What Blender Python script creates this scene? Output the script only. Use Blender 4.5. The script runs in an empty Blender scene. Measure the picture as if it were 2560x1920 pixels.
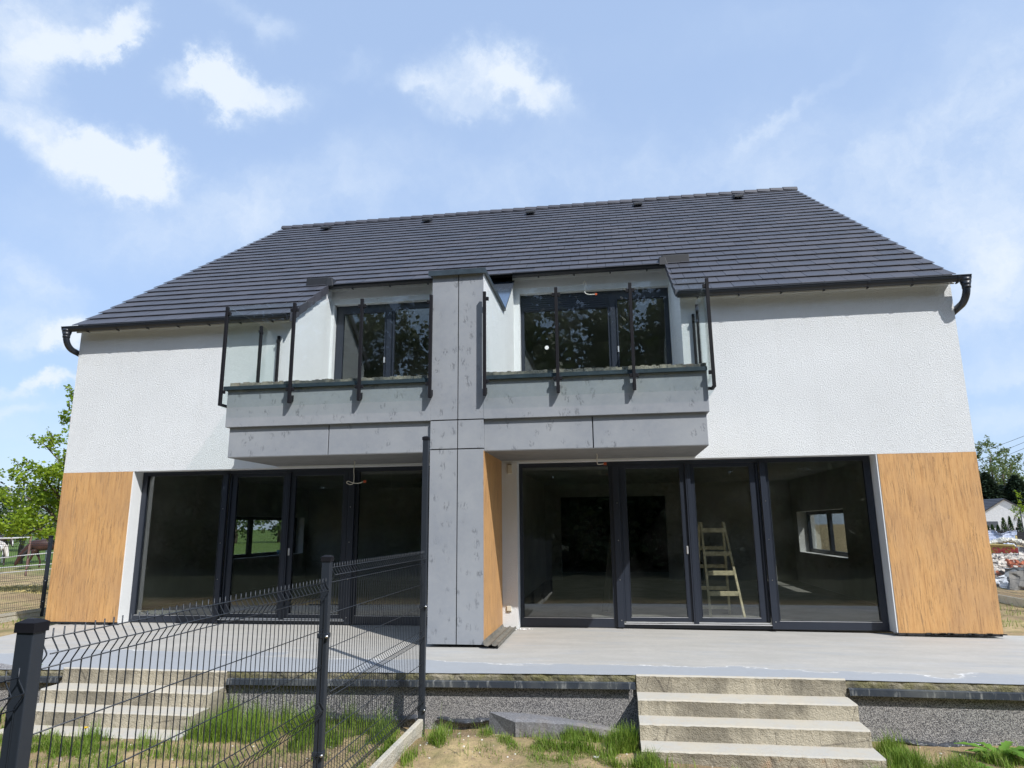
import bpy, bmesh, math, random
from mathutils import Vector, Matrix, noise
random.seed(7)
sc = bpy.context.scene
R = math.radians
# ------------------------------------------------------------------ camera
CAM = Vector((0.5746, -10.453, 1.4714)); FPX = 1681.17
yaw, pitch, roll = -0.1453, 0.208, -0.0099
fw = Vector((math.sin(yaw)*math.cos(pitch), math.cos(yaw)*math.cos(pitch), math.sin(pitch)))
r0 = Vector((math.cos(yaw), -math.sin(yaw), 0)); u0 = r0.cross(fw)
cr = r0*math.cos(roll) + u0*math.sin(roll); cu = -r0*math.sin(roll) + u0*math.cos(roll)
cam_d = bpy.data.cameras.new('camera'); cam = bpy.data.objects.new('camera', cam_d)
sc.collection.objects.link(cam)
m3 = Matrix((cr, cu, -fw)).transposed()
cam.matrix_world = Matrix.Translation(CAM) @ m3.to_4x4()
cam_d.sensor_fit = 'HORIZONTAL'; cam_d.sensor_width = 36.0
cam_d.lens = FPX/2560*36; cam_d.clip_start = 0.05; cam_d.clip_end = 3000
sc.camera = cam
# ------------------------------------------------------------------ light
LD = Vector((-1.02, 1.0, -1.50)).normalized()          # direction the sunlight travels
SUN_EL = math.asin(-LD.z); SUN_AZ = math.atan2(-LD.x, -LD.y)   # clockwise from +Y
sun_d = bpy.data.lights.new('sun', 'SUN'); sun_d.energy = 4.2; sun_d.angle = R(0.5); sun_d.color = (1.0, 0.97, 0.93)
sun = bpy.data.objects.new('sun', sun_d); sc.collection.objects.link(sun)
sun.rotation_euler = LD.to_track_quat('-Z', 'Y').to_euler(); sun.location = (8, -12, 16)
sc.view_settings.view_transform = 'Standard'; sc.view_settings.look = 'None'
sc.view_settings.exposure = 0.29; sc.view_settings.gamma = 1.0
cy = sc.cycles
cy.max_bounces = 12; cy.transparent_max_bounces = 24; cy.glossy_bounces = 4; cy.diffuse_bounces = 4
cy.caustics_reflective = False; cy.caustics_refractive = False; cy.sample_clamp_indirect = 6.0

world = bpy.data.worlds.new('World'); sc.world = world; world.use_nodes = True
def build_world():
    nt = world.node_tree; nt.nodes.clear(); N = nt.nodes.new; L = nt.links.new
    def val(op, a, b=None, c=None, clamp=False):
        n = N('ShaderNodeMath'); n.operation = op; n.use_clamp = clamp
        for i, x in enumerate((a, b, c)):
            if x is None: continue
            if isinstance(x, (int, float)): n.inputs[i].default_value = x
            else: L(x, n.inputs[i])
        return n.outputs[0]
    sky = N('ShaderNodeTexSky'); sky.sky_type = 'NISHITA'; sky.sun_disc = False
    sky.sun_elevation = SUN_EL; sky.sun_rotation = SUN_AZ
    sky.air_density = 1.0; sky.dust_density = 1.0; sky.ozone_density = 1.0; sky.altitude = 100
    tc = N('ShaderNodeTexCoord'); D = tc.outputs['Generated']
    # wispy distortion of the view direction
    nz = N('ShaderNodeTexNoise'); nz.inputs['Scale'].default_value = 5.0; nz.inputs['Detail'].default_value = 9; nz.inputs['Roughness'].default_value = 0.62
    L(D, nz.inputs['Vector'])
    sub = N('ShaderNodeVectorMath'); sub.operation = 'SUBTRACT'; L(nz.outputs['Color'], sub.inputs[0]); sub.inputs[1].default_value = (.5, .5, .5)
    scl = N('ShaderNodeVectorMath'); scl.operation = 'SCALE'; L(sub.outputs[0], scl.inputs[0]); scl.inputs['Scale'].default_value = 0.13
    nzb = N('ShaderNodeTexNoise'); nzb.inputs['Scale'].default_value = 22; nzb.inputs['Detail'].default_value = 10; nzb.inputs['Roughness'].default_value = 0.65; L(D, nzb.inputs['Vector'])
    subb = N('ShaderNodeVectorMath'); subb.operation = 'SUBTRACT'; L(nzb.outputs['Color'], subb.inputs[0]); subb.inputs[1].default_value = (.5, .5, .5)
    sclb = N('ShaderNodeVectorMath'); sclb.operation = 'SCALE'; L(subb.outputs[0], sclb.inputs[0]); sclb.inputs['Scale'].default_value = 0.055
    add0 = N('ShaderNodeVectorMath'); add0.operation = 'ADD'; L(D, add0.inputs[0]); L(scl.outputs[0], add0.inputs[1])
    add = N('ShaderNodeVectorMath'); add.operation = 'ADD'; L(add0.outputs[0], add.inputs[0]); L(sclb.outputs[0], add.inputs[1])
    def dot(v):
        n = N('ShaderNodeVectorMath'); n.operation = 'DOT_PRODUCT'; L(add.outputs[0], n.inputs[0]); n.inputs[1].default_value = v; return n.outputs['Value']
    # clouds are placed by world direction in a fixed tangent frame that faces the house
    f = dot(fw); fm = val('MAXIMUM', f, 0.05)
    px = val('DIVIDE', dot(cr), fm); py = val('DIVIDE', dot(cu), fm)
    comb = N('ShaderNodeCombineXYZ'); L(px, comb.inputs[0]); L(py, comb.inputs[1])
    K = 1.1573
    blobs = [(45,20,150,70,0,.85),(190,75,90,34,10,.75),(262,45,60,24,42,.7),(75,120,70,60,0,.55),(100,168,50,36,-30,.42),(10,190,60,50,0,.22),
             (60,262,90,34,-12,.85),(165,300,130,52,-20,.95),(270,325,95,48,-22,.9),(340,345,55,46,-35,.75),(240,345,90,40,-25,.5),
             (460,178,95,34,-4,.85),(450,145,45,32,0,.7),(400,175,60,22,5,.5),(570,200,100,32,-7,.75),(500,232,60,22,-20,.45),(640,195,40,18,0,.35),
             (1075,140,80,44,-10,.85),(1120,185,100,36,-22,.7),(940,150,80,34,10,.6),(880,190,60,24,-10,.4),(1010,205,110,34,0,.5),(1040,245,70,20,0,.3),(1180,215,60,22,-20,.35),
             (545,20,80,30,-15,.38),(575,65,40,30,-50,.32),(762,140,40,24,25,.34),
             (1745,235,100,14,48,.28),(1665,300,50,12,36,.2),(1640,60,300,40,12,.10),
             (2230,330,240,260,0,.38),(2190,120,200,90,40,.22),(1950,420,340,160,10,.26),
             (1100,430,900,110,4,.42),(500,470,300,80,20,.28),(1500,250,600,200,0,.14),(1900,60,300,120,0,.10),
             (2180,700,150,110,0,.5),(2190,800,110,26,0,.4),(2190,900,150,36,4,.6),(2140,560,130,90,0,.45),
             (60,590,90,36,-25,.5),(130,640,60,26,-20,.4),(90,705,140,40,-20,.8),(60,745,110,30,0,.55),(150,740,50,22,0,.5),(60,850,110,18,6,.8),(120,838,50,14,0,.4),(30,905,120,20,4,.65),(60,960,160,30,0,.4),
             (160,420,330,110,0,.16)]
    acc = None
    for (bx, by, rx, ry, rot, w) in blobs:
        mp = N('ShaderNodeMapping'); mp.vector_type = 'TEXTURE'; L(comb.outputs[0], mp.inputs[0])
        mp.inputs['Location'].default_value = ((bx*K-1280)/FPX, -(by*K-960)/FPX, 0)
        mp.inputs['Rotation'].default_value = (0, 0, R(rot))
        mp.inputs['Scale'].default_value = (rx*K/FPX*1.25, ry*K/FPX*1.25, 1)
        ln = N('ShaderNodeVectorMath'); ln.operation = 'LENGTH'; L(mp.outputs[0], ln.inputs[0])
        mr = N('ShaderNodeMapRange'); mr.interpolation_type = 'SMOOTHSTEP'; L(ln.outputs['Value'], mr.inputs[0])
        mr.inputs[1].default_value = 1.7; mr.inputs[2].default_value = 0.0; mr.inputs[3].default_value = 0; mr.inputs[4].default_value = w*1.15
        acc = mr.outputs[0] if acc is None else val('ADD', acc, mr.outputs[0])
    front = N('ShaderNodeMapRange'); L(f, front.inputs[0]); front.inputs[1].default_value = .1; front.inputs[2].default_value = .35
    acc = val('MULTIPLY', acc, front.outputs[0])
    # loose broken cloud over the rest of the sky
    n2 = N('ShaderNodeTexNoise'); n2.inputs['Scale'].default_value = 2.2; n2.inputs['Detail'].default_value = 8; L(add.outputs[0], n2.inputs['Vector'])
    m2 = N('ShaderNodeMapRange'); L(n2.outputs['Fac'], m2.inputs[0]); m2.inputs[1].default_value = .52; m2.inputs[2].default_value = .70; m2.inputs[4].default_value = .8
    back = val('MULTIPLY', m2.outputs[0], val('SUBTRACT', 1.0, front.outputs[0]))
    # texture inside clouds
    n3 = N('ShaderNodeTexNoise'); n3.inputs['Scale'].default_value = 11; n3.inputs['Detail'].default_value = 10; n3.inputs['Roughness'].default_value = .6; L(add.outputs[0], n3.inputs['Vector'])
    tex = N('ShaderNodeMapRange'); L(n3.outputs['Fac'], tex.inputs[0]); tex.inputs[1].default_value = .3; tex.inputs[2].default_value = .7; tex.inputs[3].default_value = .55; tex.inputs[4].default_value = 1.3
    dens = val('MULTIPLY', val('ADD', acc, back), tex.outputs[0])
    dm = N('ShaderNodeMapRange'); dm.interpolation_type = 'SMOOTHSTEP'; L(dens, dm.inputs[0]); dm.inputs[1].default_value = 0.0; dm.inputs[2].default_value = 1.5; dm.inputs[4].default_value = .93
    ramp = N('ShaderNodeMapRange'); L(dens, ramp.inputs[0]); ramp.inputs[1].default_value = .3; ramp.inputs[2].default_value = 1.3
    cc = N('ShaderNodeMix'); cc.data_type = 'RGBA'; L(ramp.outputs[0], cc.inputs[0]); cc.inputs[6].default_value = (0.60, 0.71, 0.86, 1); cc.inputs[7].default_value = (0.70, 0.765, 0.85, 1)
    # sky: Nishita at low strength, lifted by thin high veil
    sk = N('ShaderNodeVectorMath'); sk.operation = 'SCALE'; L(sky.outputs[0], sk.inputs[0]); sk.inputs['Scale'].default_value = 0.12
    veil = N('ShaderNodeMix'); veil.data_type = 'RGBA'; veil.inputs[0].default_value = .62; L(sk.outputs[0], veil.inputs[6]); veil.inputs[7].default_value = (0.47, 0.635, 0.94, 1)
    mx = N('ShaderNodeMix'); mx.data_type = 'RGBA'; L(dm.outputs[0], mx.inputs[0]); L(veil.outputs[2], mx.inputs[6]); L(cc.outputs[2], mx.inputs[7])
    bg = N('ShaderNodeBackground'); L(mx.outputs[2], bg.inputs[0]); bg.inputs[1].default_value = 1.0
    out = N('ShaderNodeOutputWorld'); L(bg.outputs[0], out.inputs[0])
build_world()

# ------------------------------------------------------------------ helpers
COL = sc.collection
ORG = {}
def link(o, parent=None):
    COL.objects.link(o)
    if parent is not None: o.parent = parent; ORG[o.name] = ORG[parent.name]
    return o
def tag(o, label=None, cat=None, group=None, kind=None):
    if label: o['label'] = label
    if cat: o['category'] = cat
    if group: o['group'] = group
    if kind: o['kind'] = kind
    return o
def thing(name, loc, label, cat, group=None):
    o = bpy.data.objects.new(name, None); o.location = loc; o.empty_display_size = .2
    COL.objects.link(o); ORG[o.name] = Vector(loc); return tag(o, label, cat, group)
SPLIT = {'front_wall','wall_pier','base_membrane','loggia_side_wall','edge_flashing','glazing_trim','drip_strip','fascia','verge_tile','room_wall','plinth','screed_layer','loggia_back_wall','pillar','window_frame','drip_edge','screws','meeting_post'}
class MB:
    def __init__(s): s.v = []; s.f = []; s.m = []; s.cm = 0
    def add(s, vs, fs):
        b = len(s.v); s.v += [tuple(v) for v in vs]; s.f += [tuple(b+i for i in f) for f in fs]; s.m += [s.cm]*len(fs); return s
    def box(s, x0, x1, y0, y1, z0, z1):
        if x0 > x1: x0, x1 = x1, x0
        if y0 > y1: y0, y1 = y1, y0
        if z0 > z1: z0, z1 = z1, z0
        return s.add([(x0,y0,z0),(x1,y0,z0),(x1,y1,z0),(x0,y1,z0),(x0,y0,z1),(x1,y0,z1),(x1,y1,z1),(x0,y1,z1)],
                     [(0,3,2,1),(4,5,6,7),(0,1,5,4),(1,2,6,5),(2,3,7,6),(3,0,4,7)])
    def hexa(s, p):   # 8 points: bottom 4 ccw, top 4 ccw
        return s.add(p, [(0,3,2,1),(4,5,6,7),(0,1,5,4),(1,2,6,5),(2,3,7,6),(3,0,4,7)])
    def prismx(s, x0, x1, prof):   # profile (y,z) ccw seen from +x
        n = len(prof); vs = [(x0,y,z) for y,z in prof]+[(x1,y,z) for y,z in prof]
        fs = [tuple(range(n-1,-1,-1)), tuple(range(n,2*n))]+[(i,(i+1)%n,n+(i+1)%n,n+i) for i in range(n)]
        return s.add(vs, fs)
    def prismy(s, y0, y1, prof):   # profile (x,z)
        n = len(prof); vs = [(x,y0,z) for x,z in prof]+[(x,y1,z) for x,z in prof]
        fs = [tuple(range(n)), tuple(range(2*n-1,n-1,-1))]+[((i+1)%n,i,n+i,n+(i+1)%n) for i in range(n)]
        return s.add(vs, fs)
    def prismz(s, z0, z1, prof):
        n = len(prof); vs = [(x,y,z0) for x,y in prof]+[(x,y,z1) for x,y in prof]
        fs = [tuple(range(n-1,-1,-1)), tuple(range(n,2*n))]+[(i,(i+1)%n,n+(i+1)%n,n+i) for i in range(n)]
        return s.add(vs, fs)
    def tube(s, pts, r, n=6, cap=True):
        pts = [Vector(p) for p in pts]; rs = r if isinstance(r, (list, tuple)) else [r]*len(pts)
        b = len(s.v); nf = len(s.f); prev = None
        for i, p in enumerate(pts):
            t = ((pts[min(i+1,len(pts)-1)]-p).normalized() + (p-pts[max(i-1,0)]).normalized())
            t = t.normalized() if t.length > 1e-6 else Vector((0,0,1))
            if prev is None:
                a = Vector((0,0,1)) if abs(t.z) < .9 else Vector((1,0,0)); u = t.cross(a).normalized()
            else:
                u = (prev - t*prev.dot(t)); u = u.normalized() if u.length > 1e-6 else t.orthogonal().normalized()
            prev = u; w = t.cross(u)
            for k in range(n):
                an = 2*math.pi*(k+.5)/n; s.v.append(tuple(p+(u*math.cos(an)+w*math.sin(an))*rs[i]))
        for i in range(len(pts)-1):
            for k in range(n):
                a = b+i*n+k; c = b+i*n+(k+1)%n; s.f.append((a,c,c+n,a+n))
        if cap:
            s.f.append(tuple(b+k for k in range(n-1,-1,-1))); s.f.append(tuple(b+(len(pts)-1)*n+k for k in range(n)))
        s.m += [s.cm]*(len(s.f)-nf); return s
    def clusters(s, gap=.015):
        par = list(range(len(s.v)))
        def fd(a):
            while par[a] != a: par[a] = par[par[a]]; a = par[a]
            return a
        for f in s.f:
            a = fd(f[0])
            for q in f[1:]: par[fd(q)] = a
        isl = {}
        for i, f in enumerate(s.f): isl.setdefault(fd(f[0]), []).append(i)
        bb = []
        for k, fl in isl.items():
            vs = [s.v[i] for f in fl for i in s.f[f]]; bb.append([[min(v[c] for v in vs) for c in range(3)], [max(v[c] for v in vs) for c in range(3)], fl])
        ch = True
        while ch:
            ch = False; out = []
            for b_ in bb:
                for o in out:
                    if all(b_[0][c]-gap <= o[1][c] and o[0][c]-gap <= b_[1][c] for c in range(3)):
                        o[0] = [min(o[0][c], b_[0][c]) for c in range(3)]; o[1] = [max(o[1][c], b_[1][c]) for c in range(3)]; o[2] = o[2]+b_[2]; ch = True; break
                else: out.append(b_)
            bb = out
        return [x[2] for x in bb]
    def build(s, name, mat, parent=None, bevel=0, smooth=False, org=None, seg=1):
        if name in SPLIT:
            cl = s.clusters()
            if len(cl) > 1:
                for fl in cl:
                    q = MB(); mp = {}
                    for fi in fl:
                        for vi in s.f[fi]:
                            if vi not in mp: mp[vi] = len(q.v); q.v.append(s.v[vi])
                        q.f.append(tuple(mp[vi] for vi in s.f[fi])); q.m.append(s.m[fi])
                    o = q.build1(name, mat, parent, bevel, smooth, org, seg)
                return o
        return s.build1(name, mat, parent, bevel, smooth, org, seg)
    def build1(s, name, mat, parent=None, bevel=0, smooth=False, org=None, seg=1):
        me = bpy.data.meshes.new(name)
        o0 = ORG[parent.name] if parent is not None else (Vector(org) if org else Vector((0,0,0)))
        me.from_pydata([(x-o0.x, y-o0.y, z-o0.z) for x,y,z in s.v], [], s.f)
        mats = mat if isinstance(mat, (list, tuple)) else [mat]
        for m in mats: me.materials.append(m)
        if len(mats) > 1: me.polygons.foreach_set('material_index', s.m)
        if smooth: me.polygons.foreach_set('use_smooth', [True]*len(s.f))
        me.update(); me.validate()
        o = bpy.data.objects.new(name, me)
        if parent is None: o.location = o0; ORG[o.name] = o0
        link(o, parent)
        if parent is None: ORG[o.name] = o0
        if bevel:
            b = o.modifiers.new('bevel', 'BEVEL'); b.width = bevel; b.segments = seg; b.limit_method = 'ANGLE'; b.angle_limit = R(40)
        return o

# ------------------------------------------------------------------ materials
class NT:
    def __init__(s, name):
        s.mat = bpy.data.materials.new(name); s.mat.use_nodes = True; s.t = s.mat.node_tree
        s.b = s.t.nodes['Principled BSDF']; s.tc = s.t.nodes.new('ShaderNodeTexCoord'); s.co = s.tc.outputs['Object']
    def N(s, t): return s.t.nodes.new(t)
    def L(s, a, b): s.t.links.new(a, b)
    def map(s, scale=(1,1,1), rot=(0,0,0), loc=(0,0,0), src=None):
        m = s.N('ShaderNodeMapping'); s.L(src or s.co, m.inputs[0]); m.inputs['Scale'].default_value = scale; m.inputs['Rotation'].default_value = rot; m.inputs['Location'].default_value = loc
        return m.outputs[0]
    def noise(s, scale, detail=4, rough=.5, vec=None, dist=0, out='Fac'):
        n = s.N('ShaderNodeTexNoise'); n.inputs['Scale'].default_value = scale; n.inputs['Detail'].default_value = detail; n.inputs['Roughness'].default_value = rough; n.inputs['Distortion'].default_value = dist
        s.L(vec or s.co, n.inputs['Vector']); return n.outputs[out]
    def vor(s, scale, vec=None, out='Distance', feat='F1'):
        n = s.N('ShaderNodeTexVoronoi'); n.inputs['Scale'].default_value = scale; n.feature = feat; s.L(vec or s.co, n.inputs['Vector']); return n.outputs[out]
    def mr(s, v, a, b, c=0., d=1., smooth=False):
        n = s.N('ShaderNodeMapRange'); s.L(v, n.inputs[0])
        if smooth: n.interpolation_type = 'SMOOTHSTEP'
        for i, x in enumerate((a,b,c,d)): n.inputs[i+1].default_value = x
        return n.outputs[0]
    def math(s, op, a, b=None, clamp=False):
        n = s.N('ShaderNodeMath'); n.operation = op; n.use_clamp = clamp
        for i, x in enumerate((a,b)):
            if x is None: continue
            if isinstance(x, (int,float)): n.inputs[i].default_value = x
            else: s.L(x, n.inputs[i])
        return n.outputs[0]
    def mix(s, f, a, b, mode='MIX'):
        n = s.N('ShaderNodeMix'); n.data_type = 'RGBA'; n.blend_type = mode
        for i, x in ((0,f),(6,a),(7,b)):
            if isinstance(x, (int,float)): n.inputs[i].default_value = x
            elif isinstance(x, tuple): n.inputs[i].default_value = (*x, 1) if len(x) == 3 else x
            else: s.L(x, n.inputs[i])
        return n.outputs[2]
    def ramp(s, v, stops):
        n = s.N('ShaderNodeValToRGB'); s.L(v, n.inputs[0]); e = n.color_ramp.elements
        while len(e) < len(stops): e.new(.5)
        for i, (p, c) in enumerate(stops): e[i].position = p; e[i].color = (*c, 1)
        return n.outputs[0]
    def color(s, c):
        if isinstance(c, tuple): s.b.inputs['Base Color'].default_value = (*c, 1)
        else: s.L(c, s.b.inputs['Base Color'])
    def rough(s, c):
        if isinstance(c, (int,float)): s.b.inputs['Roughness'].default_value = c
        else: s.L(c, s.b.inputs['Roughness'])
    def bump(s, h, strength=.5, dist=.01, prev=None):
        n = s.N('ShaderNodeBump'); n.inputs['Strength'].default_value = strength; n.inputs['Distance'].default_value = dist
        s.L(h, n.inputs['Height'])
        if prev is not None: s.L(prev, n.inputs['Normal'])
        s.L(n.outputs[0], s.b.inputs['Normal']); return n.outputs[0]
def simple(name, c, rough=.6, metal=0., var=.12, scale=6, bump=0, bscale=60, bdist=.003):
    m = NT(name); n = m.noise(scale, 5, .6)
    f = m.mr(n, .3, .7, 1-var, 1+var)
    mul = m.N('ShaderNodeVectorMath'); mul.operation = 'SCALE'; mul.inputs[0].default_value = c; m.L(f, mul.inputs['Scale'])
    m.color(mul.outputs[0]); m.rough(rough); m.b.inputs['Metallic'].default_value = metal
    if bump: m.bump(m.noise(bscale, 4), bump, bdist)
    return m.mat

def mat_stucco(name, base=(.78,.805,.82), k=1.0):
    m = NT(name)
    g = m.noise(55, 6, .8); v = m.vor(110)
    big = m.noise(.55, 5, .65)
    c = m.mix(m.mr(big, .35, .65), base, tuple(x*.93 for x in base))
    pit = m.math('MULTIPLY', m.mr(m.noise(48, 5, .8), .58, .70), m.mr(m.noise(1.1, 3), .40, .6))
    c = m.mix(m.math('MULTIPLY', pit, .40), c, (.45,.46,.47))
    dr = m.noise(1, 4, .6, vec=m.map((5,5,.5))); c = m.mix(m.mr(dr, .5, .75, 0, .08), c, (.50,.50,.48))
    m.color(c); m.rough(.93); m.b.inputs['Specular IOR Level'].default_value = .15
    h = m.math('ADD', m.math('MULTIPLY', g, .9), m.math('MULTIPLY', v, .25))
    m.bump(h, .9*k, .018)
    return m.mat
M = {}
M['stucco'] = mat_stucco('white_stucco')
M['stucco_smooth'] = mat_stucco('white_reveal_stucco', k=.3)
def mat_betoncrete():
    m = NT('grey_concrete_render')
    cl = m.noise(1.6, 6, .6); cl2 = m.noise(14, 5, .6)
    c = m.mix(m.mr(cl, .3, .7), (.240,.262,.298), (.305,.325,.352))
    c = m.mix(m.mr(cl2, .35, .75, 0, .25), c, (.36,.37,.38))
    # sparse trowel scratches: short dark crescents
    cell = m.N('ShaderNodeTexVoronoi'); cell.inputs['Scale'].default_value = 7.5; m.L(m.map((1,1,.75)), cell.inputs['Vector'])
    near = m.mr(cell.outputs['Distance'], .22, .40, 1, 0)
    det = m.noise(55, 5, .7, vec=m.map((1.0,1.0,.5), rot=(0,R(25),0)))
    det2 = m.noise(26, 4, .6, vec=m.map((1.6,1.6,.55), rot=(0,R(-30),0)))
    mk = m.math('MULTIPLY', near, m.mr(m.math('MULTIPLY', m.mr(det, .38, .56), m.mr(det2, .47, .56)), .2, .5))
    wide = m.mr(m.noise(3.1, 3), .40, .52)
    mk = m.math('MULTIPLY', mk, wide)
    c = m.mix(m.math('MULTIPLY', mk, .50), c, (.09,.10,.115))
    m.color(c); m.rough(.75)
    b1 = m.bump(m.noise(30, 5), .15, .004); m.bump(m.math('SUBTRACT', 1.0, mk), .6, .004, prev=b1)
    return m.mat
M['concrete'] = mat_betoncrete()
def mat_wood():
    m = NT('wood_grain_render')
    warp = m.noise(1.3, 3, .5, out='Color')
    va = m.N('ShaderNodeVectorMath'); va.operation = 'MULTIPLY_ADD'; m.L(warp, va.inputs[0]); va.inputs[1].default_value = (.07,.07,.03); m.L(m.co, va.inputs[2])
    v = va.outputs[0]
    g1 = m.noise(1, 8, .70, vec=m.map((30,30,2.0), src=v)); g2 = m.noise(1, 6, .70, vec=m.map((80,80,2.4), src=v))
    pat = m.noise(1.7, 4, .55, vec=m.map((1,1,.6)))
    c = m.ramp(g1, [(.30,(.42,.215,.080)),(.48,(.60,.335,.130)),(.70,(.66,.39,.165))])
    dark = m.math('MULTIPLY', m.mr(g2, .545, .60), m.mr(m.noise(4.5, 5, .7, vec=m.map((1.4,1.4,.5))), .40, .56))
    c = m.mix(m.math('MULTIPLY', dark, .55), c, (.19,.115,.07))
    c = m.mix(m.mr(pat, .40, .72, 0, .55), c, (.36,.215,.12))
    sp = m.mr(m.noise(90, 2), .70, .76); c = m.mix(m.math('MULTIPLY', sp, .5), c, (.2,.11,.06))
    m.color(c); m.rough(.62)
    h = m.math('ADD', g1, m.math('MULTIPLY', g2, .8)); m.bump(m.math('SUBTRACT', h, m.math('MULTIPLY', dark, 1.2)), .5, .012)
    return m.mat
M['wood'] = mat_wood()
M['frame'] = simple('anthracite_frame', (.022,.028,.042), .36, var=.05)
M['post'] = simple('anthracite_powder_coat', (.022,.028,.038), .42, var=.05, bump=.15, bscale=400, bdist=.001)
M['black'] = simple('black_steel', (.010,.010,.013), .4, var=.1)
M['black'].node_tree.nodes['Principled BSDF'].inputs['Specular IOR Level'].default_value = .2; M['black'].node_tree.nodes['Principled BSDF'].inputs['Roughness'].default_value = .6
M['gutter'] = simple('graphite_gutter', (.018,.022,.030), .38, var=.1, scale=2)
M['flash'] = simple('graphite_flashing', (.035,.052,.068), .42, var=.25, scale=9)
M['alu'] = simple('bare_aluminium', (.75,.76,.78), .35, metal=.6, var=.05)
M['bolt'] = simple('zinc_bolt', (.7,.7,.7), .3, metal=1.0, var=.05)
M['soffit'] = simple('grey_soffit_render', (.20,.205,.21), .85, var=.12, scale=5, bump=.5, bscale=40, bdist=.008)
def mat_tile():
    m = NT('graphite_roof_tile')
    oi = m.N('ShaderNodeNewGeometry'); ri = oi.outputs['Random Per Island']
    c = m.mix(ri, (.047,.049,.060), (.066,.067,.081))
    c = m.mix(m.mr(m.noise(2.5, 4), .4, .7, 0, .25), c, (.075,.072,.085))
    m.color(c); m.rough(m.mr(ri, 0, 1, .42, .52)); m.bump(m.noise(220, 3), .2, .002)
    return m.mat
M['tile'] = mat_tile()
def mat_glass(name, tint, boost=1.6, grime=.0, rgh=0.0):
    mt = bpy.data.materials.new(name); mt.use_nodes = True; nt = mt.node_tree; nt.nodes.clear(); N = nt.nodes.new
    tr = N('ShaderNodeBsdfTransparent'); tr.inputs[0].default_value = (*tint, 1)
    gl = N('ShaderNodeBsdfGlossy'); gl.inputs['Roughness'].default_value = rgh; gl.inputs[0].default_value = (.95,.98,1,1)
    fr = N('ShaderNodeLayerWeight'); fr.inputs[0].default_value = .5
    pw_ = N('ShaderNodeMath'); pw_.operation = 'POWER'; nt.links.new(fr.outputs['Facing'], pw_.inputs[0]); pw_.inputs[1].default_value = 5
    ml = N('ShaderNodeMath'); ml.operation = 'MULTIPLY_ADD'; ml.use_clamp = True; nt.links.new(pw_.outputs[0], ml.inputs[0]); ml.inputs[1].default_value = .9*boost; ml.inputs[2].default_value = .04*boost
    mx = N('ShaderNodeMixShader'); nt.links.new(ml.outputs[0], mx.inputs[0]); nt.links.new(tr.outputs[0], mx.inputs[1]); nt.links.new(gl.outputs[0], mx.inputs[2])
    last = mx
    if grime:
        tc = N('ShaderNodeTexCoord'); n = N('ShaderNodeTexNoise'); n.inputs['Scale'].default_value = 2.2; n.inputs['Detail'].default_value = 6; nt.links.new(tc.outputs['Object'], n.inputs[0])
        mr = N('ShaderNodeMapRange'); nt.links.new(n.outputs[0], mr.inputs[0]); mr.inputs[1].default_value = .45; mr.inputs[2].default_value = .8; mr.inputs[4].default_value = grime
        df = N('ShaderNodeBsdfDiffuse'); df.inputs[0].default_value = (.5,.52,.5,1)
        m2 = N('ShaderNodeMixShader'); nt.links.new(mr.outputs[0], m2.inputs[0]); nt.links.new(mx.outputs[0], m2.inputs[1]); nt.links.new(df.outputs[0], m2.inputs[2]); last = m2
    o = N('ShaderNodeOutputMaterial'); nt.links.new(last.outputs[0], o.inputs[0]); return mt
M['pane'] = mat_glass('window_pane', (.875,.885,.87), 1.9, .010)
M['rail_glass'] = mat_glass('balcony_glass', (.962,.985,.980), .7, .003)
M['glass_edge'] = simple('glass_edge', (.55,.68,.66), .25, var=.05)
def mat_terrace():
    m = NT('power_floated_concrete')
    co = m.N('ShaderNodeSeparateXYZ'); m.L(m.co, co.inputs[0])
    big = m.noise(.55, 5, .55, vec=m.map((.5,1.5,1))); med = m.noise(3.2, 6, .6, vec=m.map((.45,1.6,1))); fine = m.noise(35, 4, .6)
    c = m.mix(m.mr(med, .3, .7), (.375,.365,.335), (.46,.445,.41))
    c = m.mix(m.mr(fine, .3, .7, 0, .25), c, (.33,.32,.30))
    # drying front along the outer edge: damp blue-grey band with a chalky tide line
    yy = m.math('ADD', co.outputs['Y'], m.math('MULTIPLY', m.math('SUBTRACT', big, .5), 3.0))
    yy = m.math('ADD', yy, m.math('MULTIPLY', m.math('SUBTRACT', m.noise(2.2, 8, .65), .5), .5))
    damp = m.mr(yy, -.66, -.78)
    c = m.mix(m.math('MULTIPLY', damp, .85), c, (.315,.34,.37))
    line = m.math('MULTIPLY', m.mr(m.math('ABSOLUTE', m.math('ADD', yy, .71)), .020, .004), m.mr(m.noise(1.3, 4), .46, .58))
    c = m.mix(m.math('MULTIPLY', line, .7), c, (.82,.82,.80))
    st = m.mr(m.noise(3, 7, .7, vec=m.map((.35,2.0,1), rot=(0,0,R(8)))), .52, .66); c = m.mix(m.math('MULTIPLY', st, .40), c, (.33,.36,.40))
    sp = m.mr(m.noise(60, 2), .72, .78); c = m.mix(m.math('MULTIPLY', sp, .5), c, (.25,.22,.18)); hz = m.mr(m.noise(11, 8, .75), .40, .68); c = m.mix(m.math('MULTIPLY', hz, .22), c, (.26,.255,.24))
    m.color(c); m.rough(.8); m.bump(m.noise(25, 6), .12, .006); return m.mat
M['terrace'] = mat_terrace()
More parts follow.
